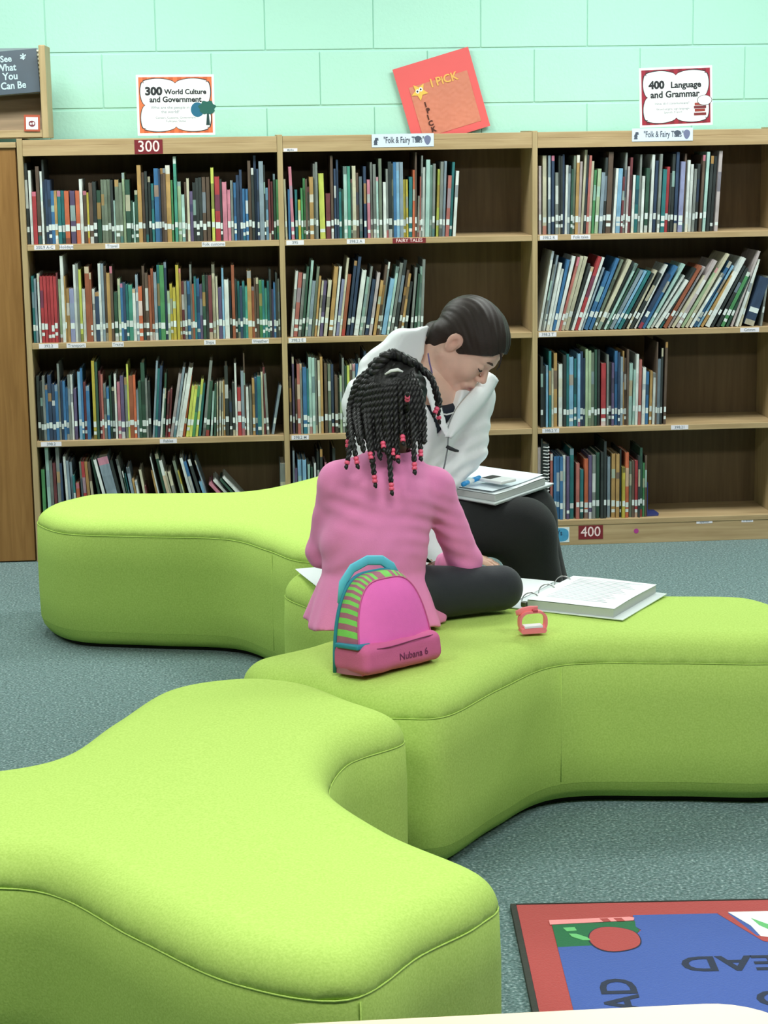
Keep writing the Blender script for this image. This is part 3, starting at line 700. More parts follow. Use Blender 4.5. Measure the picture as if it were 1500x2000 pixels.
for q, (z, c) in enumerate(((.036, (122, 42, 44)), (.050, (150, 60, 52)), (.061, (110, 38, 44)), (.072, (158, 70, 60)))):
    pymesh('stacked_book_picture', [(.066+.003*(q % 2), -.0016, z), (.112-.004*(q % 2), -.0016, z), (.112-.004*(q % 2), -.0016, z+.0095), (.066+.003*(q % 2), -.0016, z+.0095)], [(0, 1, 2, 3)], mat('bookpic%d' % q, c, .6), s4)

# tilted red poster caught behind the middle bookcase
t = empty('poster', (1.462, .322, 1.487), (0, math.radians(-15.8), 0)); tag(t, 'tilted coral red I PICK poster leaning on the mint wall', 'poster')
M_CORAL = mat('coral card', (226, 96, 96), .55, .05, 5)
PW, PH = .298, .305
boxobj('card', 0, PW, 0, .003, 0, PH, M_CORAL, t)
# laminated inner panel with wavy emboss
wv, wf = [], []
nx, nz = 40, 40
for i in range(nx+1):
    for j in range(nz+1):
        x = .04+(PW-.068)*i/nx; z = .028+(PH-.11)*j/nz
        y = -.0012-.0009*math.sin(x*260+2*math.sin(z*95))*math.sin(z*240+1.5*math.cos(x*120))
        wv.append((x, y, z))
for i in range(nx):
    for j in range(nz):
        a = i*(nz+1)+j; wf.append((a, a+nz+1, a+nz+2, a+1))
pymesh('embossed_panel', wv, wf, mat('faded panel', (206, 128, 104), .5, .12, 9), t, smooth=True)
M_GOLD = mat('gold lettering', (232, 178, 92), .5)
lettering([('I PiCK', .176, .214, .043, .95, .0010)], M_GOLD, t, -.0032)
M_BRN = mat('brown lettering', (72, 30, 18), .6)
lettering([(ch, .083+.004*math.sin(k*2.1), .145-.024*k, .026, 1, .0012) for k, ch in enumerate(('I', 'P', 'I', 'C', 'K'))], M_BRN, t, -.0035, 'side_lettering')
st = [(.075+(.034 if k % 2 == 0 else .016)*math.cos(math.pi/2+.5+k*math.pi/5), -.0032, .198+(.034 if k % 2 == 0 else .016)*math.sin(math.pi/2+.5+k*math.pi/5)) for k in range(10)]
pymesh('star', st, [tuple(range(10))], mat('star yellow', (236, 190, 86), .5), t)
for e in (-1, 1):
    disc('star_eye', .075+.007*e, .203+.002*e, .007, .008, M_PAPER, t, -.0036, 14); disc('star_pupil', .0745+.007*e, .203+.002*e, .0035, .004, M_INK, t, -.0039, 12)

# small plates on the bookcase fronts
def plate(name, x, z, w, h, y, lab, cat, rgb, items, ink, border=None):
    t = empty(name, (x, y, z)); tag(t, lab, cat)
    boxobj('card', -w/2, w/2, -.001, -.0002, 0, h, mat('card '+lab[:16], rgb, .5), t)
    if items: lettering(items, ink, t, -.0014)
    return t
plate('number_sign', .469, HB-.061, .101, .051, .0, 'small maroon 300 card on the left bookcase top edge', 'sign', (118, 28, 38), [('300', 0, .0255, .056, .95, .0004)], M_PINKW)
plate('number_sign', 2.083, .021, .094, .053, .0015, 'small maroon 400 card on the right bookcase base', 'sign', (122, 30, 38), [('400', 0, .027, .054, .95, .0004)], M_PINKW)
M_PALEB = mat('pale label blue', (214, 224, 238), .5)
M_SLATE = mat('slate print', (74, 84, 100), .6)
for (x, z, lab) in ((1.386, HB-.050, 'Folk and Fairy Tales label strip on top edge of middle bookcase'), (2.341, HB-.044, 'Folk and Fairy Tales label strip under the red 400 sign')):
    q = plate('shelf_sign', x, z, .226, .047, -.0006, lab, 'sign', (214, 224, 238), [('"Folk & Fairy Tales"', .004, .024, .031, .60, .0004)], mat('slate', (66, 74, 90), .6))
    for k, (dx, h_) in enumerate(((-.1, .014), (-.1, .026), (-.096, .034))):
        pymesh('castle_picture', [(dx-.006, -.0014, .008+k*.008), (dx+.008, -.0014, .008+k*.008), (dx+.006, -.0014, .016+k*.009), (dx-.004, -.0014, .016+k*.009)], [(0, 1, 2, 3)], M_SLATE, q)
    V = [(.09+.012*math.cos(a)*(1+.3*math.sin(a)), -.0014, .023+.017*math.sin(a)) for a in [2*math.pi*i/20 for i in range(20)]]
    pymesh('vase_picture', V, [tuple(range(20))], mat('vase print', (112, 118, 150), .6), q)
    V = [(.055+.011*math.cos(a)*(1+.3*math.sin(3*a)), -.0017, .027+.012*math.sin(a)) for a in [2*math.pi*i/20 for i in range(20)]]
    pymesh('bird_picture', V, [tuple(range(20))], M_SLATE, q)
q = plate('sticker', 1.955, .012, .092, .058, .0015, 'blue oval 400s sticker on base of right bookcase', 'sticker', (222, 232, 236), None, None)
V = [(.0+.043*math.copysign(abs(math.cos(a))**.6, math.cos(a)), -.0014, .029+.026*math.copysign(abs(math.sin(a))**.6, math.sin(a))) for a in [2*math.pi*i/36 for i in range(36)]]
pymesh('blue_oval', V, [tuple(range(36))], mat('sticker blue', (70, 150, 190), .5, .25, 60), q)
lettering([("400's", -.004, .036, .028, .8, .0004)], mat('deep blue ink', (24, 52, 84), .6), q, -.0018)

# ================================================================== DISPLAY RACK with books, far left on top of the cabinet
t = empty('display_rack', (-.472, .01, 1.5475)); tag(t, 'open wooden display rack on top of the cabinet, upper left corner', 'rack')
boxobj('side_panel', .565, .588, -.01, .20, 0, .325, M_OAKV, t, .003)
boxobj('side_panel', -.30, -.277, -.01, .20, 0, .325, M_OAKV, t, .003)
boxobj('base', -.2765, .5645, .0, .20, .0, .016, M_OAK, t, .001)
boxobj('front_rail', -.2765, .5645, -.008, -.0005, .004, .030, M_OAK, t, .001)
M_RB = wood_mat('rack back', (150, 128, 100), (132, 112, 86))
o = boxobj('back_panel', -.2765, .5645, 0, .008, 0, .30, M_RB, t, loc=(0, .085, .017), rot=(math.radians(-14), 0, 0))
t2 = empty('picture_book', (-.065, .04, 1.70), (math.radians(-14), math.radians(-4), 0)); tag(t2, 'dark blue See What You Can Be picture book in the display rack', 'book')
boxobj('front_cover', -.17, .155, 0, .003, 0, .158, mat('chalkboard blue', (44, 62, 76), .5, .25, 14), t2, .001)
boxobj('page_block', -.168, .152, .0033, .012, .002, .156, M_PAGES, t2)
boxobj('back_cover', -.17, .155, .0123, .015, 0, .158, mat('grey cover', (120, 128, 128), .5), t2)
M_CHALK = mat('chalk lettering', (176, 200, 206), .6)
lettering([('See', .044, .128, .032, .9, .0008), ('What', .042, .096, .036, .85, .0008), ('You', .054, .064, .036, .9, .0008), ('Can Be', .062, .030, .036, .85, .0008)], M_CHALK, t2, -.0008)
lettering([('*', .106, .122, .05, 1, .001)], M_CHALK, t2, -.0008, 'star_mark')
t3 = empty('spiral_notebook', (.030, .060, 1.705), (math.radians(-12), 0, 0)); tag(t3, 'grey comb-bound notebook behind the dark picture book in the rack', 'book')
boxobj('cover', -.20, .052, 0, .006, 0, .165, mat('notebook grey', (108, 128, 130), .5, .2, 10), t3, .001)
bm = bmesh.new()
for k in range(9): add_box(bm, .045, .066, -.004, .009, .03+k*.015, .038+k*.015, .002)
bmobj('comb_binding', bm, mat('ivory plastic', (222, 222, 196), .4), t3)
q = plate('card', .058, 1.572, .056, .058, -.001, 'small white card with red apple stamp on the display rack corner', 'card', (178, 84, 60), None, None)
q.rotation_euler = (0, math.radians(1.5), 0)
boxobj('white_square', -.021, .021, -.0014, -.0011, .007, .05, M_PAPER, q)
disc('apple_stamp', .0, .027, .012, .011, mat('stamp maroon', (120, 50, 60), .6), q, -.0017)
disc('apple_stamp_mark', -.004, .027, .0035, .004, M_PAPER, q, -.0019, 12); disc('apple_stamp_mark', .005, .028, .0035, .005, M_PAPER, q, -.0019, 12)

# ================================================================== OTTOMANS
def felt_mat():
    m = bpy.data.materials.new('lime wool felt'); m.use_nodes = True; nt = m.node_tree; b = nt.nodes['Principled BSDF']
    b.inputs['Roughness'].default_value = .9; b.inputs['Specular IOR Level'].default_value = .15; 
    tc = nt.nodes.new('ShaderNodeTexCoord')
    n = nt.nodes.new('ShaderNodeTexNoise'); n.inputs['Scale'].default_value = 240; n.inputs['Detail'].default_value = 3; nt.links.new(tc.outputs['Object'], n.inputs['Vector'])
    rp = nt.nodes.new('ShaderNodeValToRGB'); e = rp.color_ramp.elements
    e[0].position = .3; e[0].color = (*lin((170, 200, 95)), 1); e[1].position = .7; e[1].color = (*lin((187, 215, 111)), 1)
    nt.links.new(n.outputs['Fac'], rp.inputs[0]); nt.links.new(rp.outputs[0], b.inputs['Base Color'])
    bp = nt.nodes.new('ShaderNodeBump'); bp.inputs['Strength'].default_value = .25; bp.inputs['Distance'].default_value = .0015
    nt.links.new(n.outputs['Fac'], bp.inputs['Height']); nt.links.new(bp.outputs[0], b.inputs['Normal'])
    return m
M_FELT = felt_mat()
M_BASE = mat('black base', (24, 26, 24), .7)
OTT = [
 ([[0.9426,-3.584],[1.069,-3.445],[0.9834,-3.2828],[0.8863,-3.1409],[0.7409,-3.086],[0.5702,-3.1589],[0.4634,-3.3879],[0.3562,-3.6199],[0.1322,-3.6827],[-0.1062,-3.7004],[-0.2062,-3.8362],[-0.2275,-3.96],[-0.1973,-4.0776],[-0.0841,-4.1891],[0.1499,-4.1553],[0.3958,-4.166],[0.5676,-4.38],[0.7163,-4.5599],[0.8802,-4.6343],[0.9994,-4.4929],[1.0982,-4.3924],[1.1355,-4.2877],[1.002,-4.0794],[0.902,-3.8158]],
  .345, .41, 'nearest lime green felt ottoman, empty, in the lower left foreground'),
 ([[1.7306,-2.9326],[1.9707,-2.9679],[2.0858,-2.8767],[2.1156,-2.7854],[2.0987,-2.6787],[2.0198,-2.519],[1.7897,-2.4618],[1.5566,-2.3799],[1.4393,-2.1441],[1.3488,-1.94],[1.1801,-1.905],[1.0451,-1.925],[0.9355,-1.995],[0.8651,-2.1481],[0.9675,-2.3807],[1.0372,-2.6228],[0.9001,-2.8292],[0.755,-2.95],[0.775,-3.045],[0.895,-3.126],[0.992,-3.248],[1.075,-3.285],[1.1759,-3.2775],[1.3145,-3.0875],[1.4753,-2.9178]],
  .345, .41, 'lime green felt ottoman that the girl and her pink backpack sit on'),
 ([[1.3656,-0.9656],[1.515,-0.7761],[1.473,-0.6087],[1.3818,-0.5071],[1.2599,-0.4469],[1.0895,-0.4527],[0.9546,-0.6495],[0.7722,-0.8304],[0.5242,-0.8262],[0.2896,-0.8028],[0.1667,-0.9154],[0.122,-1.0255],[0.1303,-1.1417],[0.2321,-1.2916],[0.4665,-1.3683],[0.7123,-1.4443],[0.8312,-1.6236],[0.9228,-1.79],[1.09,-1.825],[1.2223,-1.815],[1.3334,-1.755],[1.4126,-1.6245],[1.312,-1.4095],[1.2389,-1.1761]],
  .36, .41, 'farthest lime green felt ottoman, standing in front of the left bookcase')]
for ctrl, zs, zt, lab in OTT:
    P = [Vector((p.x, p.y)) for p in catmull([(a, b, 0) for a, b in ctrl], 8)]
    cx = sum(p.x for p in P)/len(P); cy = sum(p.y for p in P)/len(P)
    P = [Vector((p.x-cx, p.y-cy)) for p in P]; N = len(P)
    if sum(P[i].x*P[(i+1) % N].y-P[(i+1) % N].x*P[i].y for i in range(N)) < 0: P.reverse()
    nrm = []
    for i in range(N):
        t_ = (P[(i+2) % N]-P[i-2]).normalized(); nrm.append(Vector((t_.y, -t_.x)))
    def ring(d): return [P[i]-nrm[i]*d for i in range(N)]
    t = empty('ottoman', (cx, cy, 0)); tag(t, lab, 'ottoman', 'lime green felt ottomans')
    def loft(name, rings, closed_top=None):
        V, F = [], []
        for (pts, z) in rings: V += [(p.x, p.y, z) for p in pts]
        for r in range(len(rings)-1):
            for i in range(N):
                j = (i+1) % N; F.append((r*N+i, r*N+j, (r+1)*N+j, (r+1)*N+i))
        if closed_top is not None:
            V.append(closed_top); o = (len(rings)-1)*N
            for i in range(N): F.append((o+i, o+(i+1) % N, len(V)-1))
        return pymesh(name, V, F, M_FELT, t, smooth=True)
    rd = zt-.006-zs; iw = .072
    loft('side_cover', [(ring(.05), .008), (ring(.022), .018), (ring(.006), .04), (ring(0.001), .058), (ring(-.001), .062), (ring(-.003), .14), (ring(-.003), .26), (ring(0), zs-.004), (ring(.003), zs)])
    # padded top: rounded extrusion of the outline, meshed from its distance field
    xs = [p.x for p in P]; ys_ = [p.y for p in P]
    sd = Sdf((min(xs)-.02, min(ys_)-.02, zs-.012), (max(xs)+.02, max(ys_)+.02, zt+.015), .009)
    gx, gy = sd.X[:, :, 0].astype(np.float64), sd.Y[:, :, 0].astype(np.float64)
    d2 = np.full(gx.shape, 9.0); ins = np.zeros(gx.shape, bool)
    for i in range(N):
        a, b = P[i], P[(i+1) % N]; ex, ey = b.x-a.x, b.y-a.y
        tt = np.clip(((gx-a.x)*ex+(gy-a.y)*ey)/max(ex*ex+ey*ey, 1e-12), 0, 1)
        d2 = np.minimum(d2, np.hypot(gx-a.x-tt*ex, gy-a.y-tt*ey))
        cr = ((a.y > gy) != (b.y > gy)) & (gx < (b.x-a.x)*(gy-a.y)/((b.y-a.y) if abs(b.y-a.y) > 1e-12 else 1e-12)+a.x); ins ^= cr
    d2 = np.where(ins, -d2, d2)
    crown = .006*np.clip(-d2/.25, 0, 1)**.8
    zz = (sd.Z-zs-crown[:, :, None])*(iw/rd)
    qx = d2[:, :, None]+iw; sd.D = (np.hypot(np.maximum(qx, 0), np.maximum(zz, 0))+np.minimum(np.maximum(qx, zz), 0)-iw).astype(np.float32)
    sd.cut(-(sd.Z-zs+.004))
    sd.obj('top_cover', M_FELT, t, relax=2)
    V, F = tube_geo([(p.x, p.y, zs) for p in ring(.0012)], .0016, 6, True)
    pymesh('seam_piping', V, F, M_FELT, t, smooth=True)
    V, F = tube_geo([(p.x, p.y, .060) for p in ring(.0012)], .0014, 6, True)
    pymesh('lower_seam', V, F, M_FELT, t, smooth=True)
    # one vertical seam at the outer corner of each lobe
    far = sorted(range(N), key=lambda i: -P[i].length)
    done = []
    for i in far:
        if all(min(abs(i-j), N-abs(i-j)) > N/7 for j in done) and len(done) < 6:
            done.append(i); q = P[i]+nrm[i]*.0015
            tube('vertical_seam', [(q.x, q.y, .066), (q.x+nrm[i].x*.001, q.y+nrm[i].y*.001, .2), (q.x, q.y, zs-.006)], .0013, M_FELT, t, 5)
    slab('base', [(p.x, p.y) for p in ring(.045)], 0, .0078, M_BASE, t)

# ================================================================== RUG
RUG_Z = .009
t = empty('rug', (1.286, -3.50, 0), (0, 0, math.radians(-3.6))); tag(t, 'blue reading rug with red border, apple and open book, lower right', 'rug')
RW, RL = 2.3, 1.72
M_RED = mat('rug red', (176, 64, 62), .95, .10, 260, .6, 260, sheen=.2); M_BLU = mat('rug blue', (58, 88, 166), .95, .10, 260, .6, 260, sheen=.2)
M_RGR = mat('rug green', (40, 108, 70), .95, .10, 260, .5, 260); M_RBK = mat('rug letters', (44, 52, 72), .95, .1, 260, .5, 260)
M_RPK = mat('rug pink', (240, 152, 152), .95, .1, 260); M_RWH = mat('rug white', (236, 240, 238), .95, .06, 260); M_RLG = mat('rug light green', (110, 190, 120), .95, .1, 260)
M_BIND = mat('rug binding', (54, 56, 50), .9, .15, 120, .5, 200)
bm = bmesh.new()
for a in ((-.012, .0, -RL, .0035), (-.0, RW, .0, .0035), (RW, RW+.012, -RL, .0035), (0, RW, -RL-.012, -RL)):
    add_box(bm, a[0], a[1], a[2], a[3], 0, RUG_Z+.002, .0015)
bmobj('binding', bm, M_BIND, t)
boxobj('backing', .0005, RW-.0005, -RL+.0005, -.0005, .0005, RUG_Z, M_RED, t)
BW = .062
# blue field: cut back around the corner book and the open book
slab('blue_field', [(BW, -RL+BW), (RW-BW, -RL+BW), (RW-BW, -BW-.008), (.35, -BW-.006), (.228, -BW-.006), (0.2254, -0.1260), (0.2340, -0.1431), (0.2194, -0.1659), (0.1807, -0.1944), (0.1420, -0.2115), (BW, -0.2172)], RUG_Z, RUG_Z+.0012, M_BLU, t)
slab('green_book', [(BW, -0.2172), (0.1420, -0.2115), (0.1807, -0.1944), (0.2194, -0.1659), (0.2306, -0.1431), (0.2254, -0.1260), (0.2280, -0.0975), (BW, -0.1089)], RUG_Z, RUG_Z+.0013, M_RGR, t)
slab('pink_page_edge', [(BW-.004, -0.1089), (0.2254, -0.0964), (0.2288, -0.0827), (0.2194, -0.0781), (BW-.004, -0.0872)], RUG_Z+.0014, RUG_Z+.0022, M_RPK, t)
for x in (.165, .193): slab('page_edge_mark', [(x, -.101), (x+.015, -.100), (x+.010, -.084), (x-.006, -.085)], RUG_Z+.0023, RUG_Z+.0027, M_RED, t)
slab('spine_mark', [(0.0818, -0.1260), (0.1050, -0.1237), (0.1076, -0.1408), (0.0878, -0.1442)], RUG_Z+.0014, RUG_Z+.0021, M_RLG, t)
ap = [(.176+.052*math.cos(a)*(1-.06*math.cos(2*a)), -.186+.058*math.sin(a)*(1+.05*math.cos(3*a))) for a in [2*math.pi*i/36 for i in range(36)]]
slab('apple_outline', [(.176+(p[0]-.176)*1.05, -.186+(p[1]+.186)*1.05) for p in ap], RUG_Z+.0014, RUG_Z+.0019, M_RBK, t)
slab('apple', ap, RUG_Z+.0014, RUG_Z+.0025, M_RED, t)
slab('apple_leaf', [(0.1136, -0.1887), (0.0947, -0.1716), (0.0904, -0.1568), (0.1050, -0.1579), (0.1248, -0.1773), (0.1291, -0.1898)], RUG_Z+.0014, RUG_Z+.0026, M_RLG, t)
# open book emblem by the border
slab('book_cover_picture', [(0.396, -0.067), (0.417, -0.067), (0.453, -0.184), (0.474, -0.181), (0.531, -0.165), (0.522, -0.199), (0.472, -0.215), (0.460, -0.209), (0.402, -0.082)], RUG_Z+.0014, RUG_Z+.0019, M_RED, t)
slab('book_page_picture', [(0.419, -0.064), (0.922, -0.064), (0.876, -0.140), (0.692, -0.159), (0.531, -0.161), (0.480, -0.194), (0.460, -0.186), (0.451, -0.134)], RUG_Z+.0014, RUG_Z+.0022, M_RWH, t)
slab('book_green_picture', [(0.459, -0.099), (0.497, -0.144), (0.577, -0.144), (0.681, -0.134), (0.761, -0.144), (0.692, -0.161), (0.543, -0.165), (0.486, -0.161), (0.468, -0.134)], RUG_Z+.0023, RUG_Z+.0027, M_RLG, t)
def rug_text(s, x, y, size, ro):
    v, f = text_geo(s, size, 1.05, .002); c, q = math.cos(ro), math.sin(ro)
    pymesh('letters', [(x+a[0]*c-a[2]*q, y+a[0]*q+a[2]*c, RUG_Z+.0018) for a in v], f, M_RBK, t)
rug_text('READ', .405, -.305, .092, math.pi)
rug_text('READ', .157, -.486, .092, math.pi/2)
rug_text('READ', .515, -.460, .092, math.pi)
rug_text('READ', 1.2, -.275, .092, math.pi)

# ================================================================== FOREGROUND TABLE
t = empty('table', (.35, -5.92, 0)); tag(t, 'cream topped library table whose edge runs along the bottom of the picture', 'table')
TW, TD, rC = .905, .432, .075
def rrect(w, d, r, n=8):
    P = []
    for (sx, sy, a0) in ((1, 1, 0), (-1, 1, 90), (-1, -1, 180), (1, -1, 270)):
        for k in range(n+1):
            a = math.radians(a0+90*k/n); P.append((sx*(w-r)+r*math.cos(a), sy*(d-r)+r*math.sin(a)))
    return P
M_CREAM = mat('cream laminate', (246, 222, 188), .35, .03, 3)
slab('table_top', rrect(TW, TD, rC), .694, .72, M_CREAM, t)
bnd = rrect(TW+.003, TD+.003, rC+.003)
V, F = tube_geo([(p[0], p[1], .705) for p in bnd], .006, 6, True); pymesh('edge_band', V, F, mat('tan edge band', (216, 186, 148), .4), t, smooth=True)
for sx in (-1, 1):
    for sy in (-1, 1):
        lg = tube('leg', [(sx*.78, sy*.33, 0), (sx*.78, sy*.33, .693)], .02, mat('steel leg', (150, 150, 150), .35, metal=.8), t, 12)

# ================================================================== BACKPACK
t = empty('backpack', (1.062, -3.098, .4105), (math.radians(-5), 0, math.radians(35.8))); tag(t, 'small pink child backpack with green striped gusset, leaning behind the girl', 'backpack')
def arch(w, h, rtop, n=40):
    """open outline from bottom left over the arch to bottom right"""
    P = []
    for i in range(n+1):
        a = math.pi*i/n
        c, s = math.cos(math.pi-a), math.sin(a)
        zz_ = s**.58; P.append((w*(abs(c)**.55)*math.copysign(1, c)*(1-.16*zz_**2), h*zz_))
    return P
M_PKHOT = mat('hot pink canvas', (240, 110, 190), .75, .05, 40, .35, 420); M_PKDUST = mat('dusty pink canvas', (206, 96, 146), .8, .06, 40, .35, 420)
M_TEAL = mat('teal webbing', (38, 132, 152), .7, .1, 120); M_TEALL = mat('light teal webbing', (96, 196, 216), .6, .06, 120)
NA = 46
A0 = arch(.108, .200, .1, NA); A1 = arch(.112, .207, .1, NA)
yb, yf = .044, -.040
def yt(y, z): return y*(1-(.40 if y > 0 else .62)*max(0, z)/.207)
V, F, K = [], [], []
gl, gm = lin((128, 206, 96)), lin((170, 104, 124))
loops = [[(p[0]*.97, yt(yb, p[1]), p[1]*.985) for p in A1], [(p[0], yt(yb-.010, p[1]), p[1]) for p in A1], [(p[0], yt(.004, p[1]), p[1]*1.0) for p in A1], [(p[0]*.985, yt(yf+.006, p[1]), p[1]*.99) for p in A0], [(p[0]*.96, yt(yf, p[1]), p[1]*.972) for p in A0]]
for L_ in loops: V += L_
n1 = NA+1
for r in range(len(loops)-1):
    for i in range(NA):
        F.append((r*n1+i, (r+1)*n1+i, (r+1)*n1+i+1, r*n1+i+1)); K.append(gl if i % 2 else gm)
pymesh('striped_gusset', V, F, vcol_mat('striped canvas', .75, .3, .3, 420, .06, 40), t, cols=K, smooth=True)
# front panel bulging outwards, back panel flat
fp = loops[-1]
V = []; F = []
rr_ = [1, .93, .8, .6, .4, .2]
cz = .10
for s in rr_: V += [(p[0]*s, yt(yf, cz+(p[2]-cz)*s)-.020*(1-s**3.0), cz+(p[2]-cz)*s) for p in fp]
V.append((0, yt(yf, cz)-.020, cz))
for r in range(len(rr_)-1):
    for i in range(NA): F.append((r*n1+i, (r+1)*n1+i, (r+1)*n1+i+1, r*n1+i+1))
    F.append((r*n1+NA, (r+1)*n1+NA, (r+1)*n1, r*n1))
o_ = (len(rr_)-1)*n1
for i in range(NA): F.append((o_+i, len(V)-1, o_+i+1))
F.append((o_+NA, len(V)-1, o_))
pymesh('front_panel', V, F, M_PKHOT, t, smooth=True)
bk = loops[0]; pymesh('back_panel', bk+[(0, yb+.004, .1)], [(i+1, i, len(bk)) for i in range(NA)]+[(0, NA, len(bk))], M_TEAL, t, smooth=True)
# lower pocket: rounded box wrapping the foot
sd = Sdf((-.135, -.085, -.01), (.135, .065, .085), .0035)
d = np.maximum(np.maximum(np.abs(sd.X)-.098, np.abs(sd.Y+.003)-.040), np.abs(sd.Z-.031)-.014)
q = [np.maximum(np.abs(sd.X)-.092, 0), np.maximum(np.abs(sd.Y+.004)-.040, 0), np.maximum(np.abs(sd.Z-.0335)-.012, 0)]
sd.D = (np.sqrt(q[0]**2+q[1]**2+q[2]**2)-.0215+.0018*wob(sd.X, sd.Y, sd.Z, 70, 3)).astype(np.float32)
sd.cut(-(sd.Z-.0005))
sd.obj('lower_pocket', M_PKDUST, t)
tube('pocket_seam', [(x, -.066-.0005+.020*abs(x/.11)**4, .0575+.002*math.sin(x*30)) for x in [-.105+.21*i/20 for i in range(21)]], .0014, mat('dark pink seam', (120, 40, 84), .8), t, 5)
tube('back_piping', [(p[0]*.99, yt(yb, p[1])+.001, p[1]*.995) for p in A1], .0045, M_TEAL, t, 7)
tube('front_piping', [(p[0]*.965, yt(yf, p[1])-.001, p[1]*.975) for p in A0], .0018, M_PKDUST, t, 6)
tube('handle', [(-.088, .034, .150), (-.080, .034, .192), (-.052, .032, .220), (-.01, .030, .232), (.03, .030, .226), (.058, .031, .207), (.068, .032, .188)], [(.003, .011)]*7, M_TEALL, t, 8)
boxobj('zip_end_tab', -.118, -.078, -.046, .03, .058, .068, M_TEAL, t, .003)
V, F = text_geo('Nubana 6', .021, 1.0, .0002)
pymesh('handwriting', [(a[0]+.022, -.0668+.2*max(0, abs(a[0]+.022)-.07)**1.5, a[2]+.028) for a in V], F, mat('marker ink', (112, 36, 84), .7), t)
for sx in (-1, 1):
    tube('shoulder_strap', [(sx*.045, .052, .17), (sx*.052, .070, .15), (sx*.058, .068, .09), (sx*.062, .052, .03)], [(.003, .014)]*4, M_TEAL, t, 8)

# ================================================================== OPEN BINDER on the ottoman
TOP = .411
t = empty('ring_binder', (1.42, -2.63, TOP), (0, 0, math.radians(-33))); tag(t, 'open white ring binder lying on the ottoman beside the girl\'s knee', 'binder')
M_BCOV = mat('white vinyl', (226, 234, 234), .35); M_PG = mat('binder page', (240, 246, 246), .7, .015, 10); M_PGE = mat('stacked page edge', (186, 192, 188), .85, .12, 900)
M_STEEL = mat('ring steel', (170, 172, 168), .25, metal=1.0)
boxobj('right_cover', .018, .272, -.003, .292, .0, .003, M_BCOV, t, .001)
boxobj('left_cover', -.285, -.018, -.003, .292, .0, .003, M_BCOV, t, .001)
boxobj('spine', -.0178, .0178, -.003, .292, .0, .003, M_BCOV, t, .001)
boxobj('page_stack', .022, .245, .004, .285, .0032, .0235, M_PGE, t)
# top sheet slightly wavy
def sheet(name, x0, x1, y0, y1, z, m, parent, amp=.0015, n=12, th=.0006, seed=0):
    V, F = [], []
    rs = np.random.RandomState(seed); ph = rs.rand(4)*6
    for s in (0, 1):
        for i in range(n+1):
            for j in range(n+1):
                x = x0+(x1-x0)*i/n; y = y0+(y1-y0)*j/n
                V.append((x, y, z+amp*(1+math.sin(x*22+ph[0])*math.cos(y*17+ph[1]))-s*th))
    q = (n+1)**2
    for i in range(n):
        for j in range(n):
            a = i*(n+1)+j; F.append((a, a+n+1, a+n+2, a+1)); F.append((q+a+1, q+a+n+2, q+a+n+1, q+a))
    return pymesh(name, V, F, m, parent, smooth=True)
sheet('top_page', .021, .247, .003, .287, .0242, M_PG, t, .0012, seed=1)
sheet('left_page', -.265, -.03, .008, .285, .004, M_PG, t, .0016, seed=2)
for y in (.045, .145, .245):
    tube('ring', [(.014+.026*math.cos(a), y, .006+.026*math.sin(a)) for a in [math.pi*k/14 for k in range(15)]], .0016, M_STEEL, t, 7)
boxobj('ring_plate', .004, .022, .01, .28, .0032, .006, M_STEEL, t, .001)
boxobj('ring_lever', .006, .020, -.002, .014, .0062, .018, mat('dull steel', (110, 112, 100), .4, metal=.8), t, .002)
for k in range(16):
    z = .0262
    boxobj('printed_line', .05, .22-.03*((k*7) % 4)/3, .26-.014*k, .2615-.014*k, z, z+.0002, M_INKG, t)

# loose papers in front of the girl
for k, (x, y, ro, lab) in enumerate(((1.03, -2.225, 12, 'loose white worksheet on the ottoman at the girl\'s left side'), (1.262, -2.315, -20, 'loose white worksheet on the ottoman under the girl\'s right arm'))):
    o = sheet('worksheet', -.108, .108, -.14, .14, .0012, M_PG, None, .0012, seed=7+k); o.location = (x, y, TOP); o.rotation_euler = (0, 0, math.radians(ro)); tag(o, lab, 'paper')

# ================================================================== WATCH
t = empty('wristwatch', (1.418, -2.865, TOP), (0, 0, math.radians(8))); tag(t, 'coral pink child wristwatch standing on edge on the ottoman', 'watch')
M_COR = mat('coral silicone', (250, 136, 138), .45, .04, 40)
def loop(hw, hh, r, n=7):
    return [(p[0], p[1]) for p in rrect(hw, hh, r, n)]
lo_, li_ = loop(.0335, .0265, .022), loop(.0285, .0215, .018)
N = len(lo_); V = []
for y in (-.010, .010):
    V += [(p[0], y, p[1]+.0268) for p in lo_]; V += [(p[0], y, p[1]+.0268) for p in li_]
F = []
for i in range(N):
    j = (i+1) % N
    F += [(i, j, N+j, N+i), (2*N+j, 2*N+i, 3*N+i, 3*N+j), (i, 2*N+i, 2*N+j, j), (N+j, 3*N+j, 3*N+i, N+i)]
pymesh('strap', V, F, M_COR, t)
prism('case', [(-.027, .0015), (.027, .0015), (.031, .006), (.029, .0135), (-.029, .0135), (-.031, .006)], -.013, .013, M_COR, t)
boxobj('display_module', -.022, .022, -.012, .012, .0137, .0195, mat('white plastic', (232, 236, 236), .4), t, .001)
tube('strap_tail', [(.012, 0, .0545), (-.006, 0, .0560), (-.024, 0, .0535), (-.040, 0, .0495)], [(.0018, .009)]*3+[(.0015, .006)], M_COR, t, 8)
boxobj('buckle', -.002, .010, -.0105, .0105, .0505, .0570, mat('dark coral', (190, 70, 80), .5), t, .001)

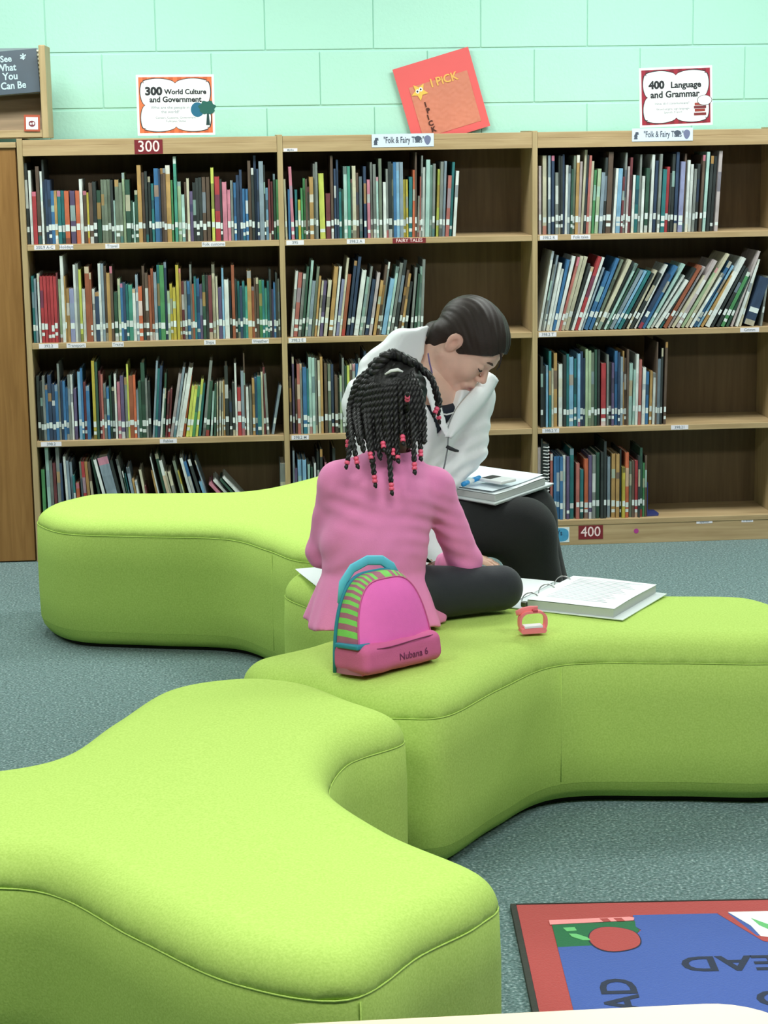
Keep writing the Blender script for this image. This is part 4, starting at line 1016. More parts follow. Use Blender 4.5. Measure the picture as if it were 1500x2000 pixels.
# ================================================================== PEOPLE
def meshes_to_obj(name, parts, material, parent=None, offset=(0, 0, 0)):
    """join already meshed (V, F, colours) pieces into one mesh object"""
    Vs, Fs, Cs, o = [], [], [], 0
    for V, F, c in parts:
        Vs.append(V); Fs.append(F+o); Cs.append(c); o += len(V)
    V = np.concatenate(Vs)-np.array(offset, np.float32); F = np.concatenate(Fs); c = np.concatenate(Cs)
    me = bpy.data.meshes.new(name)
    me.vertices.add(len(V)); me.vertices.foreach_set('co', V.ravel().astype(np.float32))
    me.loops.add(F.size); me.loops.foreach_set('vertex_index', F.ravel().astype(np.int32))
    me.polygons.add(len(F)); me.polygons.foreach_set('loop_start', (np.arange(len(F))*4).astype(np.int32))
    me.polygons.foreach_set('use_smooth', np.ones(len(F), bool))
    me.update(calc_edges=True); me.validate()
    ca = me.color_attributes.new('Col', 'FLOAT_COLOR', 'POINT')
    k = np.ones((len(V), 4), np.float32); k[:, :3] = c; ca.data.foreach_set('color', k.ravel())
    me.materials.append(material)
    return link(bpy.data.objects.new(name, me), parent)

def relaxed(sd, n=1):
    V, F = sd.mesh()
    for _ in range(n):
        acc = np.zeros_like(V); num = np.zeros(len(V), np.float32)
        for a, b in ((0, 1), (1, 2), (2, 3), (3, 0)):
            np.add.at(acc, F[:, a], V[F[:, b]]); np.add.at(num, F[:, a], 1)
        V = V*.45+acc/np.maximum(num, 1)[:, None]*.55
    return V, F

def frame(f, l_hint=None):
    f = np.array(f, float); f /= np.linalg.norm(f)
    l = np.cross((0, 0, 1), f); l /= np.linalg.norm(l)
    return f, l, np.cross(f, l)

class Head:
    def __init__(s, C_, f, roll=0, k=1.0):
        s.C = np.array(C_, float); s.k = k
        s.f, s.l, s.u = frame(f)
        if roll:
            c, q = math.cos(roll), math.sin(roll); l, u = s.l, s.u
            s.l, s.u = l*c+u*q, u*c-l*q
        s.M = np.array([s.f, s.l, s.u]).T
    def w(s, x, y, z): return s.C+s.k*(x*s.f+y*s.l+z*s.u)
    def loc(s, V): return ((np.asarray(V)-s.C)@s.M)/s.k
    def build(s, sd):
        k = s.k
        E = lambda c, r: sd.ell(s.w(*c), [a*k for a in r], s.M)
        K = lambda a, b, ra, rb: sd.cone(s.w(*a), s.w(*b), ra*k, rb*k)
        sd.add(E((-.012, 0, .034), (.096, .075, .084)), 0)
        sd.add(E((.030, 0, .035), (.056, .060, .058)), .02)
        sd.add(E((.020, 0, -.030), (.064, .058, .080)), .02)
        for y in (-1, 1):
            sd.add(K((-.012, .050*y, -.050), (.060, .014*y, -.098), .021, .018), .022)
            sd.add(E((.050, .036*y, -.030), (.030, .025, .030)), .02)
        sd.add(E((.073, 0, -.097), (.020, .020, .017)), .016)
        sd.add(K((.070, -.034, .022), (.082, 0, .020), .010, .010), .012); sd.add(K((.070, .034, .022), (.082, 0, .020), .010, .010), .012)
        for y in (-1, 1):
            sd.sub(E((.093, .031*y, .004), (.017, .017, .012)), .012)
            sd.add(E((.0705, .031*y, .002), (.0140, .0145, .0125)), .003)
        sd.add(K((.080, 0, .010), (.104, 0, -.028), .0065, .0095), .010)
        for y in (-1, 1): sd.add(E((.092, .010*y, -.034), (.010, .0075, .0075)), .006)
        for y in (-1, 1): sd.sub(E((.100, .007*y, -.0415), (.004, .0032, .0035)), .002)
        sd.add(E((.080, 0, -.066), (.018, .027, .017)), .012)
        sd.add(E((.086, 0, -.053), (.013, .012, .012)), .010)
        sd.add(K((.084, -.018, -.0665), (.0980, 0, -.0625), .004, .0058), .004); sd.add(K((.084, .018, -.0665), (.0980, 0, -.0625), .004, .0058), .004)
        sd.add(K((.084, -.016, -.071), (.0960, 0, -.0742), .004, .0065), .004); sd.add(K((.084, .016, -.071), (.0960, 0, -.0742), .004, .0065), .004)
        sd.sub(K((.093, -.019, -.0688), (.1040, 0, -.0684), .0018, .0018), .002); sd.sub(K((.093, .019, -.0688), (.1040, 0, -.0684), .0018, .0018), .002)
        for y in (-1, 1):      # ears
            sd.add(E((-.016, .071*y, -.006), (.016, .009, .027)), .005)
            sd.add(E((-.022, .0765*y, .003), (.0145, .006, .023)), .003)
            sd.sub(E((-.014, .0835*y, .000), (.0085, .009, .0155)), .002)
        return sd
    def colours(s, V, skin, lip, blush):
        q = s.loc(V); c = np.tile(np.array(lin(skin)), (len(V), 1))
        def mixin(w, col):
            w = np.clip(w, 0, 1)[:, None]; c[:] = c*(1-w)+np.array(lin(col))*w
        mixin(np.exp(-(((q[:, 0]-.095)/.016)**2+(q[:, 1]/.017)**2+((q[:, 2]+.068)/.0075)**2))*1.2, lip)
        for y in (-1, 1): mixin(.35*np.exp(-(((q[:, 0]-.07)/.03)**2+((q[:, 1]-.036*y)/.02)**2+((q[:, 2]+.03)/.02)**2)), blush)
        mixin(.4*np.exp(-(((q[:, 0]-.104)/.012)**2+(q[:, 1]/.012)**2+((q[:, 2]+.03)/.012)**2)), blush)
        for y in (-1, 1): mixin(.4*np.exp(-(((q[:, 0]+.016)/.02)**2+((q[:, 1]-.078*y)/.012)**2+((q[:, 2])/.03)**2)), blush)
        return c

def hand_sdf(wrist, d, n, side, k=1.0, curl=.25, h=.0028):
    """right/left decided by side: thumb leaves towards +side*(d x n)"""
    d = np.array(d, float); d /= np.linalg.norm(d); n = np.array(n, float); n -= d*(n@d); n /= np.linalg.norm(n)
    s = np.cross(d, n)*side; w = np.array(wrist, float)
    lo = w-np.array([.03]*3)*k-np.abs(d)*.02+np.minimum(d, 0)*.2*k-.05*k*np.abs(s)-.05*k*np.abs(n)
    hi = w+np.array([.03]*3)*k+np.abs(d)*.02+np.maximum(d, 0)*.2*k+.05*k*np.abs(s)+.05*k*np.abs(n)
    sd = Sdf(lo, hi, h)
    M = np.array([d, s, n]).T
    P = lambda a, b, c: w+k*(a*d+b*s+c*n)
    sd.add(sd.ell(P(.048, 0, 0), [.050*k, .038*k, .015*k], M), 0)
    sd.add(sd.cone(P(-.045, 0, 0), P(.012, 0, 0), .024*k, .024*k, (n, .75)), .02)
    for i, (b, L, a0) in enumerate(((.029, .068, .10), (.010, .076, .03), (-.010, .071, -.03), (-.028, .056, -.11))):
        p = P(.082-.006*abs(i-1.2), b, 0); dirv = d*math.cos(a0)+s*math.sin(a0); ang = .05
        seg = [L*.45, L*.31, L*.24]; r = .0088 if i < 3 else .0076
        for j in range(3):
            ang += curl*(1.0 if j else .6)
            v = dirv*math.cos(ang)-n*math.sin(ang); q = p+v*seg[j]*k
            sd.add(sd.cone(p, q, (r-.0009*j)*k, (r-.0009*(j+1))*k), .004 if j else .008); p = q
    p = P(.022, .026, -.004); v = d*.68+s*.70-n*.2; v /= np.linalg.norm(v); q = p+v*.038*k
    sd.add(sd.cone(p, q, .0135*k, .0105*k), .012); v2 = d*.92+s*.32-n*.25; v2 /= np.linalg.norm(v2)
    sd.add(sd.cone(q, q+v2*.032*k, .0105*k, .0082*k), .004)
    return sd

M_SKIN = vcol_mat('skin', .5, .35, .12, 500, .04, 40, sss=.12)

# ------------------------------------------------------------------ the woman
WR = (1.14, -1.94, .41)
H = Head((1.372, -2.012, .992), (.583, -.272, -.766))
SK = (228, 188, 168)
# body: one skin mesh (trunk, limbs, neck) with finer head and hands merged into it
sd = Sdf((.95, -2.32, .02), (1.82, -1.72, 1.02), .0075)
hipR, hipL, kneR, kneL = (1.14, -2.02, .492), (1.19, -1.86, .495), (1.522, -2.06, .492), (1.548, -1.905, .505)
ankR, ankL = (1.60, -2.055, .09), (1.638, -1.92, .09)
shR, shL, elR, elL, wrR, wrL = (1.105, -2.085, .85), (1.39, -1.93, .845), (1.105, -2.165, .62), (1.372, -1.955, .695), (1.305, -2.19, .450), (1.318, -2.005, .625)
ft = np.array((.5, -.866, 0))
sd.add(sd.cone((1.14, -1.94, .50), (1.18, -1.965, .64), .11, .10, (ft, .8)), 0)
sd.add(sd.cone((1.18, -1.965, .64), (1.25, -2.0, .82), .10, .115, (ft, .75)), .03)
sd.add(sd.cone(shR, shL, .045, .045), .03)
nb = H.w(-.040, 0, -.062)
sd.add(sd.cone((1.262, -1.99, .875), nb, .052, .048), .025)
for a, b, c_ in ((hipR, kneR, ankR), (hipL, kneL, ankL)):
    sd.add(sd.cone(a, b, .078, .055), .03); sd.add(sd.cone(b, c_, .052, .034), .01)
    sd.add(sd.cone(c_, (c_[0]+.13, c_[1]-.02, .045), .032, .024), .01)
for a, b, c_ in ((shR, elR, wrR), (shL, elL, wrL)):
    sd.add(sd.cone(a, b, .043, .036), .02); sd.add(sd.cone(b, c_, .036, .024), .006)
Vb, Fb = relaxed(sd)
parts = [(Vb, Fb, np.tile(np.array(lin(SK)), (len(Vb), 1)))]
sh = Sdf(H.C-.155, H.C+.155, .0030)
H.build(sh); sh.add(sh.cone(nb, H.w(-.02, 0, -.03), .050, .052), .03)
sh.add(sh.cone((1.262, -1.99, .875), nb, .052, .049), .02)
Vh, Fh = relaxed(sh); parts.append((Vh, Fh, H.colours(Vh, SK, (186, 112, 106), (208, 136, 120))))
for wr, d, n, side in ((wrR, (.97, .06, -.12), (0, 0, 1), -1), (wrL, (-.5, -.6, -.35), (-.2, -.3, .9), 1)):
    q = hand_sdf(wr, d, n, side, .95); V, F = relaxed(q); parts.append((V, F, np.tile(np.array(lin((226, 184, 162))), (len(V), 1))))
woman = meshes_to_obj('person', parts, M_SKIN, None, WR); woman.location = WR
tag(woman, 'woman in white hooded jacket and black pants bent over a binder on her lap', 'person')

# black pants
M_PANTS = mat('black knit', (17, 20, 20), .85, .12, 60, .25, 300, sheen=.08)
sd = Sdf((.95, -2.25, .06), (1.82, -1.70, .68), .006)
sd.add(sd.cone((1.14, -2.0, .50), (1.18, -1.88, .50), .125, .125), 0)
sd.add(sd.cone((1.15, -1.94, .52), (1.175, -1.955, .62), .12, .115, (ft, .85)), .03)
for a, b, c_ in ((hipR, kneR, ankR), (hipL, kneL, ankL)):
    sd.add(sd.cone(a, b, .087, .073), .05); sd.add(sd.cone(b, c_, .072, .080), .05)
sd.D += (.0035*wob(sd.X, sd.Y, sd.Z, 28, 11)).astype(np.float32)
sd.cut(-(sd.Z-.085)); sd.cut(sd.Z-.63)
sd.obj('pants', M_PANTS, woman, offset=WR)
# shoes
M_SHOE = mat('dark shoe', (34, 34, 38), .5)
for c_ in (ankR, ankL):
    sd = Sdf((c_[0]-.09, c_[1]-.09, -.01), (c_[0]+.24, c_[1]+.07, .14), .006)
    sd.add(sd.cone((c_[0]-.02, c_[1], .045), (c_[0]+.15, c_[1]-.02, .035), .042, .038), 0); sd.add(sd.cone((c_[0], c_[1], .05), (c_[0], c_[1], .10), .042, .042), .02)
    sd.cut(-(sd.Z-.001)); sd.obj('shoe', M_SHOE, woman, offset=WR)

# navy top under the jacket
sd = Sdf((1.0, -2.22, .45), (1.5, -1.8, .95), .006)
sd.add(sd.cone((1.14, -1.94, .52), (1.18, -1.965, .64), .118, .108, (ft, .82)), 0)
sd.add(sd.cone((1.18, -1.965, .64), (1.255, -2.003, .83), .108, .125, (ft, .78)), .03)
sd.add(sd.cone(shR, shL, .05, .05), .03); sd.add(sd.cone((1.25, -1.99, .84), (1.268, -1.998, .892), .07, .058), .02)
sd.cut(sd.plane((1.30, -2.09, .828), (.25, -.35, .90)))
sd.obj('navy_top', mat('navy knit', (28, 34, 48), .85, .1, 80, .2, 300), woman, offset=WR)

# white jacket with hood
M_JACK = mat('white nylon', (236, 240, 240), .55, .02, 10, .15, 220)
sd = Sdf((.98, -2.28, .42), (1.54, -1.76, 1.08), .005)
X, Y, Z = sd.X, sd.Y, sd.Z
sd.add(sd.cone((1.145, -1.945, .50), (1.175, -1.965, .64), .148, .130, (ft, .85)), 0)
sd.add(sd.cone((1.175, -1.965, .64), (1.245, -2.0, .83), .130, .142, (ft, .80)), .03)
sd.add(sd.cone(shR, shL, .066, .064), .03)
sd.add(sd.cone((1.19, -1.97, .84), (1.225, -1.975, .92), .10, .075), .03)
for a, b, c_, r in ((shR, elR, wrR, .066), (shL, elL, wrL, .062)):
    sd.add(sd.cone(a, b, r, .056), .025); sd.add(sd.cone(b, c_, .055, .043), .015)
# bunched hood behind the neck
sd.add(sd.cone((1.130, -2.035, .925), (1.205, -2.03, .995), .050, .046), .03)
sd.add(sd.cone((1.205, -2.03, .995), (1.268, -2.02, 1.022), .042, .024), .015)
sd.add(sd.cone((1.205, -2.00, .985), (1.27, -1.92, .975), .045, .035), .02)
sd.add(sd.cone((1.250, -2.05, 1.005), (1.250, -2.085, .93), .020, .020), .012)
# open front: wedge taken out along the breast line, and a channel for the neck
fo = (X-1.25)*.5+(Y+2.0)*-.866; la = (X-1.25)*.866+(Y+2.0)*.5
fold = .006*wob(X, Y, Z, 28, 5)+.0030*ridge(X, Y, Z, 62, 8)
def gm(c_, r): return np.exp(-((X-c_[0])**2+(Y-c_[1])**2+(Z-c_[2])**2)/(r*r))
fold = fold+.0055*np.sin(X*60+Z*150+3*np.sin(Y*30))*gm(elR, .11)+.0050*np.sin(X*40-Z*160+2*np.sin(Y*40))*gm(elL, .10)+.0045*np.sin(X*110-Z*70+2*np.sin(Z*25))*gm((1.33, -2.08, .70), .10)+.004*np.sin(X*120+Z*60)*gm(shR, .09)+.004*np.sin(X*90-Z*110)*gm((1.19, -2.05, .94), .09)
sd.D = (sd.D+fold).astype(np.float32)
wedge = np.maximum(np.abs(la+.012-(Z-.75)*.12)-(Z-.758)*.62, -(fo-.030)).astype(np.float32)
sd.sub(wedge, .006)
sd.sub(sd.cone((1.262, -1.99, .87), H.w(-.03, 0, -.03), .064, .066), .006)
sd.sub(sd.ell(H.w(0, 0, 0), [.115, .095, .135], H.M), .006)
# lapels (hood edges folded open)
lw_ = (.35, -.75, .3)
sd.add(sd.cone((1.305, -2.132, .765), (1.278, -2.122, .835), .010, .016, (lw_, .42)), .006)
sd.add(sd.cone((1.278, -2.122, .835), (1.250, -2.085, .925), .016, .016, (lw_, .5)), .006)
sd.cut(-(sd.Z-.432+.012*np.sin(X*40)))
sd.obj('jacket', M_JACK, woman, relax=1, offset=WR)
Wv = lambda p: tuple(np.array(p)-np.array(WR))
# folded-back hood edge on her left breast: a broad stiff flap
inn = catmull([(1.300, -2.140, .762), (1.334, -2.098, .826), (1.386, -2.036, .870), (1.440, -1.955, .908)], 6, closed=False)
outr = catmull([(1.314, -2.142, .757), (1.366, -2.086, .792), (1.424, -2.016, .834), (1.468, -1.940, .882)], 6, closed=False)
V, F = [], []
for a, b in zip(inn, outr):
    for k in range(5):
        p = a.lerp(b, k/4); bul = .010*math.sin(math.pi*k/4)
        for s_ in (0, 1): V.append(Wv((p.x+bul*.2-.004*s_, p.y-bul+.007*s_, p.z+bul*.3)))
n_ = len(inn)
def vi(i, k, s_): return i*10+k*2+s_
for i in range(n_-1):
    for k in range(4):
        F.append((vi(i, k, 0), vi(i, k+1, 0), vi(i+1, k+1, 0), vi(i+1, k, 0))); F.append((vi(i, k+1, 1), vi(i, k, 1), vi(i+1, k, 1), vi(i+1, k+1, 1)))
    F.append((vi(i, 0, 1), vi(i, 0, 0), vi(i+1, 0, 0), vi(i+1, 0, 1))); F.append((vi(i, 4, 0), vi(i, 4, 1), vi(i+1, 4, 1), vi(i+1, 4, 0)))
for i in (0, n_-1):
    for k in range(4): F.append((vi(i, k, 0), vi(i, k, 1), vi(i, k+1, 1), vi(i, k+1, 0)) if i == 0 else (vi(i, k+1, 0), vi(i, k+1, 1), vi(i, k, 1), vi(i, k, 0)))
pymesh('lapel', V, F, M_JACK, woman, smooth=True)
tube('zipper', [Wv(p) for p in ((1.306, -2.142, .762), (1.303, -2.146, .730), (1.296, -2.142, .690), (1.288, -2.132, .655))], .0022, mat('grey zip', (120, 126, 128), .5), woman, 6)
tube('drawstring', [Wv(p) for p in ((1.300, -2.150, .738), (1.309, -2.153, .733), (1.322, -2.150, .727), (1.332, -2.144, .724))], [.0045, .0055, .0045, .003], M_INK, woman, 7)
tube('neck_lanyard', [Wv(p) for p in ((1.262, -2.070, .975), (1.264, -2.082, .955), (1.270, -2.092, .925))], [(.0015, .0055)]*3, mat('purple ribbon', (120, 104, 156), .7), woman, 8)
tube('neckline_trim', [Wv(p) for p in ((1.283, -2.108, .822), (1.305, -2.113, .817), (1.325, -2.102, .820))], .0022, mat('white trim', (220, 222, 222), .6), woman, 6)

# hair: smooth cap pulled back into a low knot
M_HAIR = mat('dark brown hair', (46, 36, 30), .45, .30, 14, .35, 60, spec=.3, stretch=(6, 6, 30))
sd = Sdf(H.C-.17, H.C+.17, .0036)
q = [((sd.X-H.C[0])*H.M[0][i]+(sd.Y-H.C[1])*H.M[1][i]+(sd.Z-H.C[2])*H.M[2][i]) for i in range(3)]
sd.add(sd.ell(H.w(-.012, 0, .036), [.1035, .0805, .0915], H.M), 0)
sd.add(sd.ell(H.w(.030, 0, .042), [.0595, .0640, .0625], H.M), .02)
strand = np.sin(np.arctan2(q[1], q[2]+.02)*46+8*np.sin(q[0]*18))*.0011+np.sin(np.arctan2(q[1], q[2]+.02)*19+q[0]*30)*.0012
sd.D = (sd.D+strand).astype(np.float32)
edge = (-.73*(q[0]-.034)+.68*(q[2]-.010)).astype(np.float32)
sd.cut(-edge-.004*np.sin(q[1]*90))
ear = sd.ell(H.w(-.014, -.082, -.004), [.023, .020, .033], H.M); sd.sub(ear, .004)
ear = sd.ell(H.w(-.014, .082, -.004), [.023, .020, .033], H.M); sd.sub(ear, .004)
sd.add(sd.ell(H.w(-.086, 0, -.052), [.026, .034, .030], H.M), .022)
for y_ in (-1, 1):
    sd.add(sd.cone(H.w(-.066, .040*y_, -.020), H.w(-.062, .036*y_, -.068), .030, .014), .015)
    sd.add(sd.cone(H.w(-.052, .052*y_, -.004), H.w(-.048, .050*y_, -.050), .022, .010), .012)
hair = sd.obj('hair', M_HAIR, woman, relax=1, offset=WR)
def hw(*p): return Wv(H.w(*p))
tube('stray_lock', [hw(.066, -.030, .078), (hw(.092, -.028, .060)), hw(.106, -.028, .040), hw(.108, -.026, .028)], [.004, .003, .0022, .001], M_HAIR, woman, 6)
tube('hair_part', [hw(.088-.0*i, -.012, .062) if i == 0 else hw(.088-.028*i, -.012, .062+.026*i-.0042*i*i) for i in range(4)], .0016, mat('scalp', (150, 120, 104), .6), hair, 5)
M_BROW = mat('brow hair', (74, 52, 42), .7)
M_LASH = mat('lash', (40, 28, 26), .6)
for y in (-1, 1):
    tube('eyebrow', [hw(.0905, .012*y, .0235), hw(.0885, .024*y, .0275), hw(.081, .038*y, .0275), hw(.070, .047*y, .022)], [.0022, .0034, .0030, .0012], M_BROW, woman, 6)
    tube('eyelash', [hw(.080, .018*y, -.0045), hw(.0845, .026*y, -.0075), hw(.0835, .035*y, -.0075), hw(.076, .044*y, -.003)], [.0012, .002, .0022, .0014], M_LASH, woman, 6)

# her binder, pen and phone
BZ = .586
t = empty('ring_binder', (1.418, -1.925, BZ), (math.radians(1.5), math.radians(-3.0), math.radians(45.8))); tag(t, 'open white binder with paper stack on the woman\'s lap', 'binder')
boxobj('cover', -.138, .138, -.150, .150, -.001, .003, M_BCOV, t, .001)
boxobj('under_cover', -.132, .132, -.148, .140, -.0052, -.0014, mat('grey vinyl', (176, 184, 184), .4), t, .001)
boxobj('page_stack', -.125, .108, -.143, .138, .0032, .021, M_PGE, t, .002)
sheet('top_page', -.126, .110, -.144, .139, .0215, M_PG, t, .002, seed=4)
sheet('loose_page', -.12, .115, -.13, .150, .0262, mat('bluish page', (222, 234, 240), .6), t, .0018, seed=5)
t2 = empty('pen', (1.376, -2.046, .6245), (0, math.radians(-2), math.radians(55))); tag(t2, 'blue capped white marker pen lying on the woman\'s binder', 'pen')
tube('barrel', [(-.042, 0, 0), (.012, 0, 0)], .0062, mat('pen white', (230, 236, 238), .4), t2, 10)
tube('cap', [(.012, 0, 0), (.050, 0, 0)], .0068, mat('pen blue', (40, 150, 220), .4), t2, 10)
tube('tip_band', [(-.044, 0, 0), (-.016, 0, 0)], .0066, mat('pen blue', (40, 150, 220), .4), t2, 10)
t3 = empty('calculator', (1.450, -2.025, .6225), (0, math.radians(-2), math.radians(38))); tag(t3, 'white handheld device with dark screen on the woman\'s binder', 'device')
boxobj('case', -.030, .030, -.045, .045, -.004, .005, mat('white plastic', (232, 236, 236), .4), t3, .003)
boxobj('screen', -.021, .021, .004, .036, .0052, .0058, mat('dark screen', (70, 76, 80), .25), t3)

# ------------------------------------------------------------------ the girl
GR_ = (1.07, -2.72, .41)
G = Head((1.122, -2.672, .922), (.40, .86, -.33), 0, .90)
SKG = (104, 68, 52)
gf = np.array((.12, .99, 0))
pel, wai, che = (1.062, -2.735, .495), (1.062, -2.73, .60), (1.088, -2.715, .70)
gsR, gsL, geR, geL, gwR, gwL = (1.21, -2.70, .728), (.985, -2.70, .748), (1.286, -2.655, .540), (.948, -2.645, .572), (1.265, -2.475, .492), (1.05, -2.475, .49)
ghR, gkR, gaR = (1.13, -2.72, .478), (1.372, -2.66, .472), (1.15, -2.46, .452)
ghL, gkL, gaL = (1.02, -2.71, .478), (1.015, -2.43, .485), (1.17, -2.36, .452)
sd = Sdf((.86, -2.88, .40), (1.46, -2.28, .86), .006)
sd.add(sd.cone(pel, wai, .095, .085, (gf, .85)), 0); sd.add(sd.cone(wai, che, .085, .092, (gf, .8)), .03)
sd.add(sd.cone(gsL, gsR, .036, .036), .03)
gnb = G.w(-.030, 0, -.075)
sd.add(sd.cone((1.105, -2.712, .745), gnb, .040, .038), .02)
for a, b, c_ in ((gsR, geR, gwR), (gsL, geL, gwL)):
    sd.add(sd.cone(a, b, .033, .028), .02); sd.add(sd.cone(b, c_, .028, .020), .006)
for a, b, c_ in ((ghR, gkR, gaR), (ghL, gkL, gaL)):
    sd.add(sd.cone(a, b, .062, .042), .03); sd.add(sd.cone(b, c_, .040, .026), .008)
sd.add(sd.cone(gaR, (1.08, -2.40, .440), .026, .018), .01); sd.add(sd.cone(gaL, (1.24, -2.34, .440), .026, .018), .01)
Vb, Fb = relaxed(sd); parts = [(Vb, Fb, np.tile(np.array(lin(SKG)), (len(Vb), 1)))]
sh = Sdf(G.C-.14, G.C+.14, .0034); G.build(sh)
sh.add(sh.cone(gnb, G.w(-.02, 0, -.03), .040, .045), .03); sh.add(sh.cone((1.105, -2.712, .760), gnb, .040, .038), .02)
Vh, Fh = relaxed(sh); parts.append((Vh, Fh, G.colours(Vh, SKG, (120, 66, 62), (118, 72, 58))))
for wr, d, n, side in ((gwR, (-.25, .95, -.15), (0, .1, 1), -1), (gwL, (.25, .95, -.15), (0, .1, 1), 1)):
    q = hand_sdf(wr, d, n, side, .68, .2, .0026); V, F = relaxed(q); parts.append((V, F, np.tile(np.array(lin((112, 74, 58))), (len(V), 1))))
girl = meshes_to_obj('person', parts, M_SKIN, None, GR_); girl.location = GR_
tag(girl, 'girl in pink top and black leggings with beaded braids, sitting back to camera', 'person')
Gv = lambda p: tuple(np.array(p)-np.array(GR_))
for y in (-1, 1):
    c_ = G.w(.0735, .031*y, .002)
    sph = Sdf(np.array(c_)-.016, np.array(c_)+.016, .002); sph.add(sph.ell(c_, [.0118]*3), 0)
    def ec(V, y=y):
        q = G.loc(V); w = np.exp(-(((q[:, 1]-.031*y)/.0055)**2+((q[:, 2]-.001)/.0055)**2)*1.2)*(q[:, 0] > .075)
        w = np.clip(w*2.2, 0, 1)[:, None]; return np.array(lin((232, 228, 222)))*(1-w)+np.array(lin((34, 22, 18)))*w
    sph.obj('eye', vcol_mat('eye', .2, .5, noise=0), girl, relax=1, cols=ec, offset=GR_)
    tube('eyebrow', [Gv(G.w(*p)) for p in ((.086, .012*y, .0235), (.0855, .024*y, .0275), (.078, .038*y, .0275), (.068, .047*y, .022))], [.002, .0028, .0024, .0012], M_LASH, girl, 6)

# pink top with gathered peplum
M_PINK = mat('pink jersey', (238, 138, 190), .85, .05, 30, .2, 350, sheen=.15)
sd = Sdf((.87, -2.92, .405), (1.40, -2.40, .85), .005)
X, Y, Z = sd.X, sd.Y, sd.Z
sd.add(sd.cone(pel, wai, .116, .116, (gf, .84)), 0); sd.add(sd.cone(wai, che, .116, .118, (gf, .82)), .04)
sd.add(sd.cone(gsL, gsR, .043, .042), .05); sd.add(sd.cone((1.10, -2.72, .735), (1.114, -2.705, .792), .088, .052), .04)
for a, b, c_, r in ((gsR, geR, gwR, .044), (gsL, geL, gwL, .043)):
    sd.add(sd.cone(a, b, r, .040), .030); sd.add(sd.cone(b, c_, .040, .033), .014)
sd.D = (sd.D+.0022*wob(X, Y, Z, 42, 21)+.0012*ridge(X, Y, Z, 75, 23)+.0020*np.sin(X*55+Z*190+2*np.sin(X*26))*np.exp(-((X-1.19)**2+(Z-.66)**2)/.0065)+.0026*np.sin(X*90-Z*120+2*np.sin(Z*30))*np.exp(-((X-1.0)**2+(Z-.60)**2)/.008)+.0010*np.sin(X*70+Z*170)*np.exp(-((X-geR[0])**2+(Z-geR[2])**2)/.005)+.0024*np.sin(X*40+Z*150)*np.exp(-((X-1.02)**2+(Z-.71)**2)/.004)).astype(np.float32)
sd.sub(sd.cone((1.11, -2.705, .79), G.w(-.02, 0, -.03), .046, .050), .004)
th_ = np.arctan2(Y+2.735, X-1.062)
fl = np.clip((.548-Z)/.125, 0, 1)
aa = .114+.050*fl**.8; bb = .098+.044*fl**.8
rp_ = 1+(.045*np.sin(th_*9+.6)+.03*np.sin(th_*15+2))*fl
pep = ((np.sqrt(((X-1.062)/(aa*rp_))**2+((Y+2.735)/(bb*rp_))**2)-1)*.115).astype(np.float32)
pep = np.maximum(pep, (Z-.553).astype(np.float32)); pep = np.maximum(pep, (.417-Z+.006*np.sin(th_*7)).astype(np.float32))
sd.add(pep, .010)
sd.cut(-(sd.Z-.4145))
sd.obj('pink_top', M_PINK, girl, offset=GR_)
tube('waist_seam', [Gv((1.062+.1175*math.cos(a), -2.733+.0990*math.sin(a), .545+.004*math.sin(3*a))) for a in [2*math.pi*i/48 for i in range(48)]], .0018, mat('pink seam', (206, 96, 152), .8), girl, 5, True)
tube('neckband', [Gv((1.113+.050*math.cos(a), -2.703+.044*math.sin(a), .797+.012*math.sin(a))) for a in [2*math.pi*i/36 for i in range(36)]], .0042, M_PINK, girl, 7, True)

# black leggings
sd = Sdf((.90, -2.86, .40), (1.47, -2.28, .62), .005)
sd.add(sd.cone((1.03, -2.735, .485), (1.11, -2.735, .485), .088, .088), 0)
for a, b, c_ in ((ghR, gkR, gaR), (ghL, gkL, gaL)):
    sd.add(sd.cone(a, b, .070, .052), .03); sd.add(sd.cone(b, c_, .051, .036), .012)
sd.D = (sd.D+.0014*wob(sd.X, sd.Y, sd.Z, 60, 31)).astype(np.float32)
sd.cut(-(sd.Z-.4135))
sd.obj('leggings', mat('charcoal leggings', (30, 34, 40), .8, .08, 80, .2, 350, sheen=.1), girl, offset=GR_)
for c_, d in ((gaR, (1.08, -2.40, .440)), (gaL, (1.24, -2.34, .440))):
    sd = Sdf(np.minimum(c_, d)-.05, np.maximum(c_, d)+.05, .005); sd.add(sd.cone(c_, d, .033, .026), 0); sd.cut(-(sd.Z-.4135))
    sd.obj('sock', mat('white sock', (222, 222, 218), .9), girl, offset=GR_)

# hair cap, braids with beads
M_BLK = mat('black hair', (24, 22, 21), .5, .25, 60, .4, 220)
sd = Sdf(G.C-.16, G.C+.16, .004)
q = [((sd.X-G.C[0])*G.M[0][i]+(sd.Y-G.C[1])*G.M[1][i]+(sd.Z-G.C[2])*G.M[2][i])/.9 for i in range(3)]
sd.add(sd.ell(G.w(-.014, 0, .036), [.100*.92, .080*.92, .090*.92], G.M), 0)
sd.D = (sd.D+.002*np.sin(np.arctan2(q[1], q[2])*26)).astype(np.float32)
sd.cut((-(-.80*(q[0]-.040)+.60*(q[2]-.010))).astype(np.float32))
sd.add(sd.cone(G.w(-.07, -.03, -.03), G.w(-.07, .03, -.03), .032, .032), .02)
gh = sd.obj('hair', M_BLK, girl, offset=GR_)
M_BEAD = mat('coral pink bead', (244, 96, 128), .3)
def pt(x, y, Yw=-2.80): k = 843.0*(1+(Yw+2.75)*-.19); return np.array((1.112+(x-770)/k, Yw, .786-(y-915)/k+(Yw+2.75)*-.19))
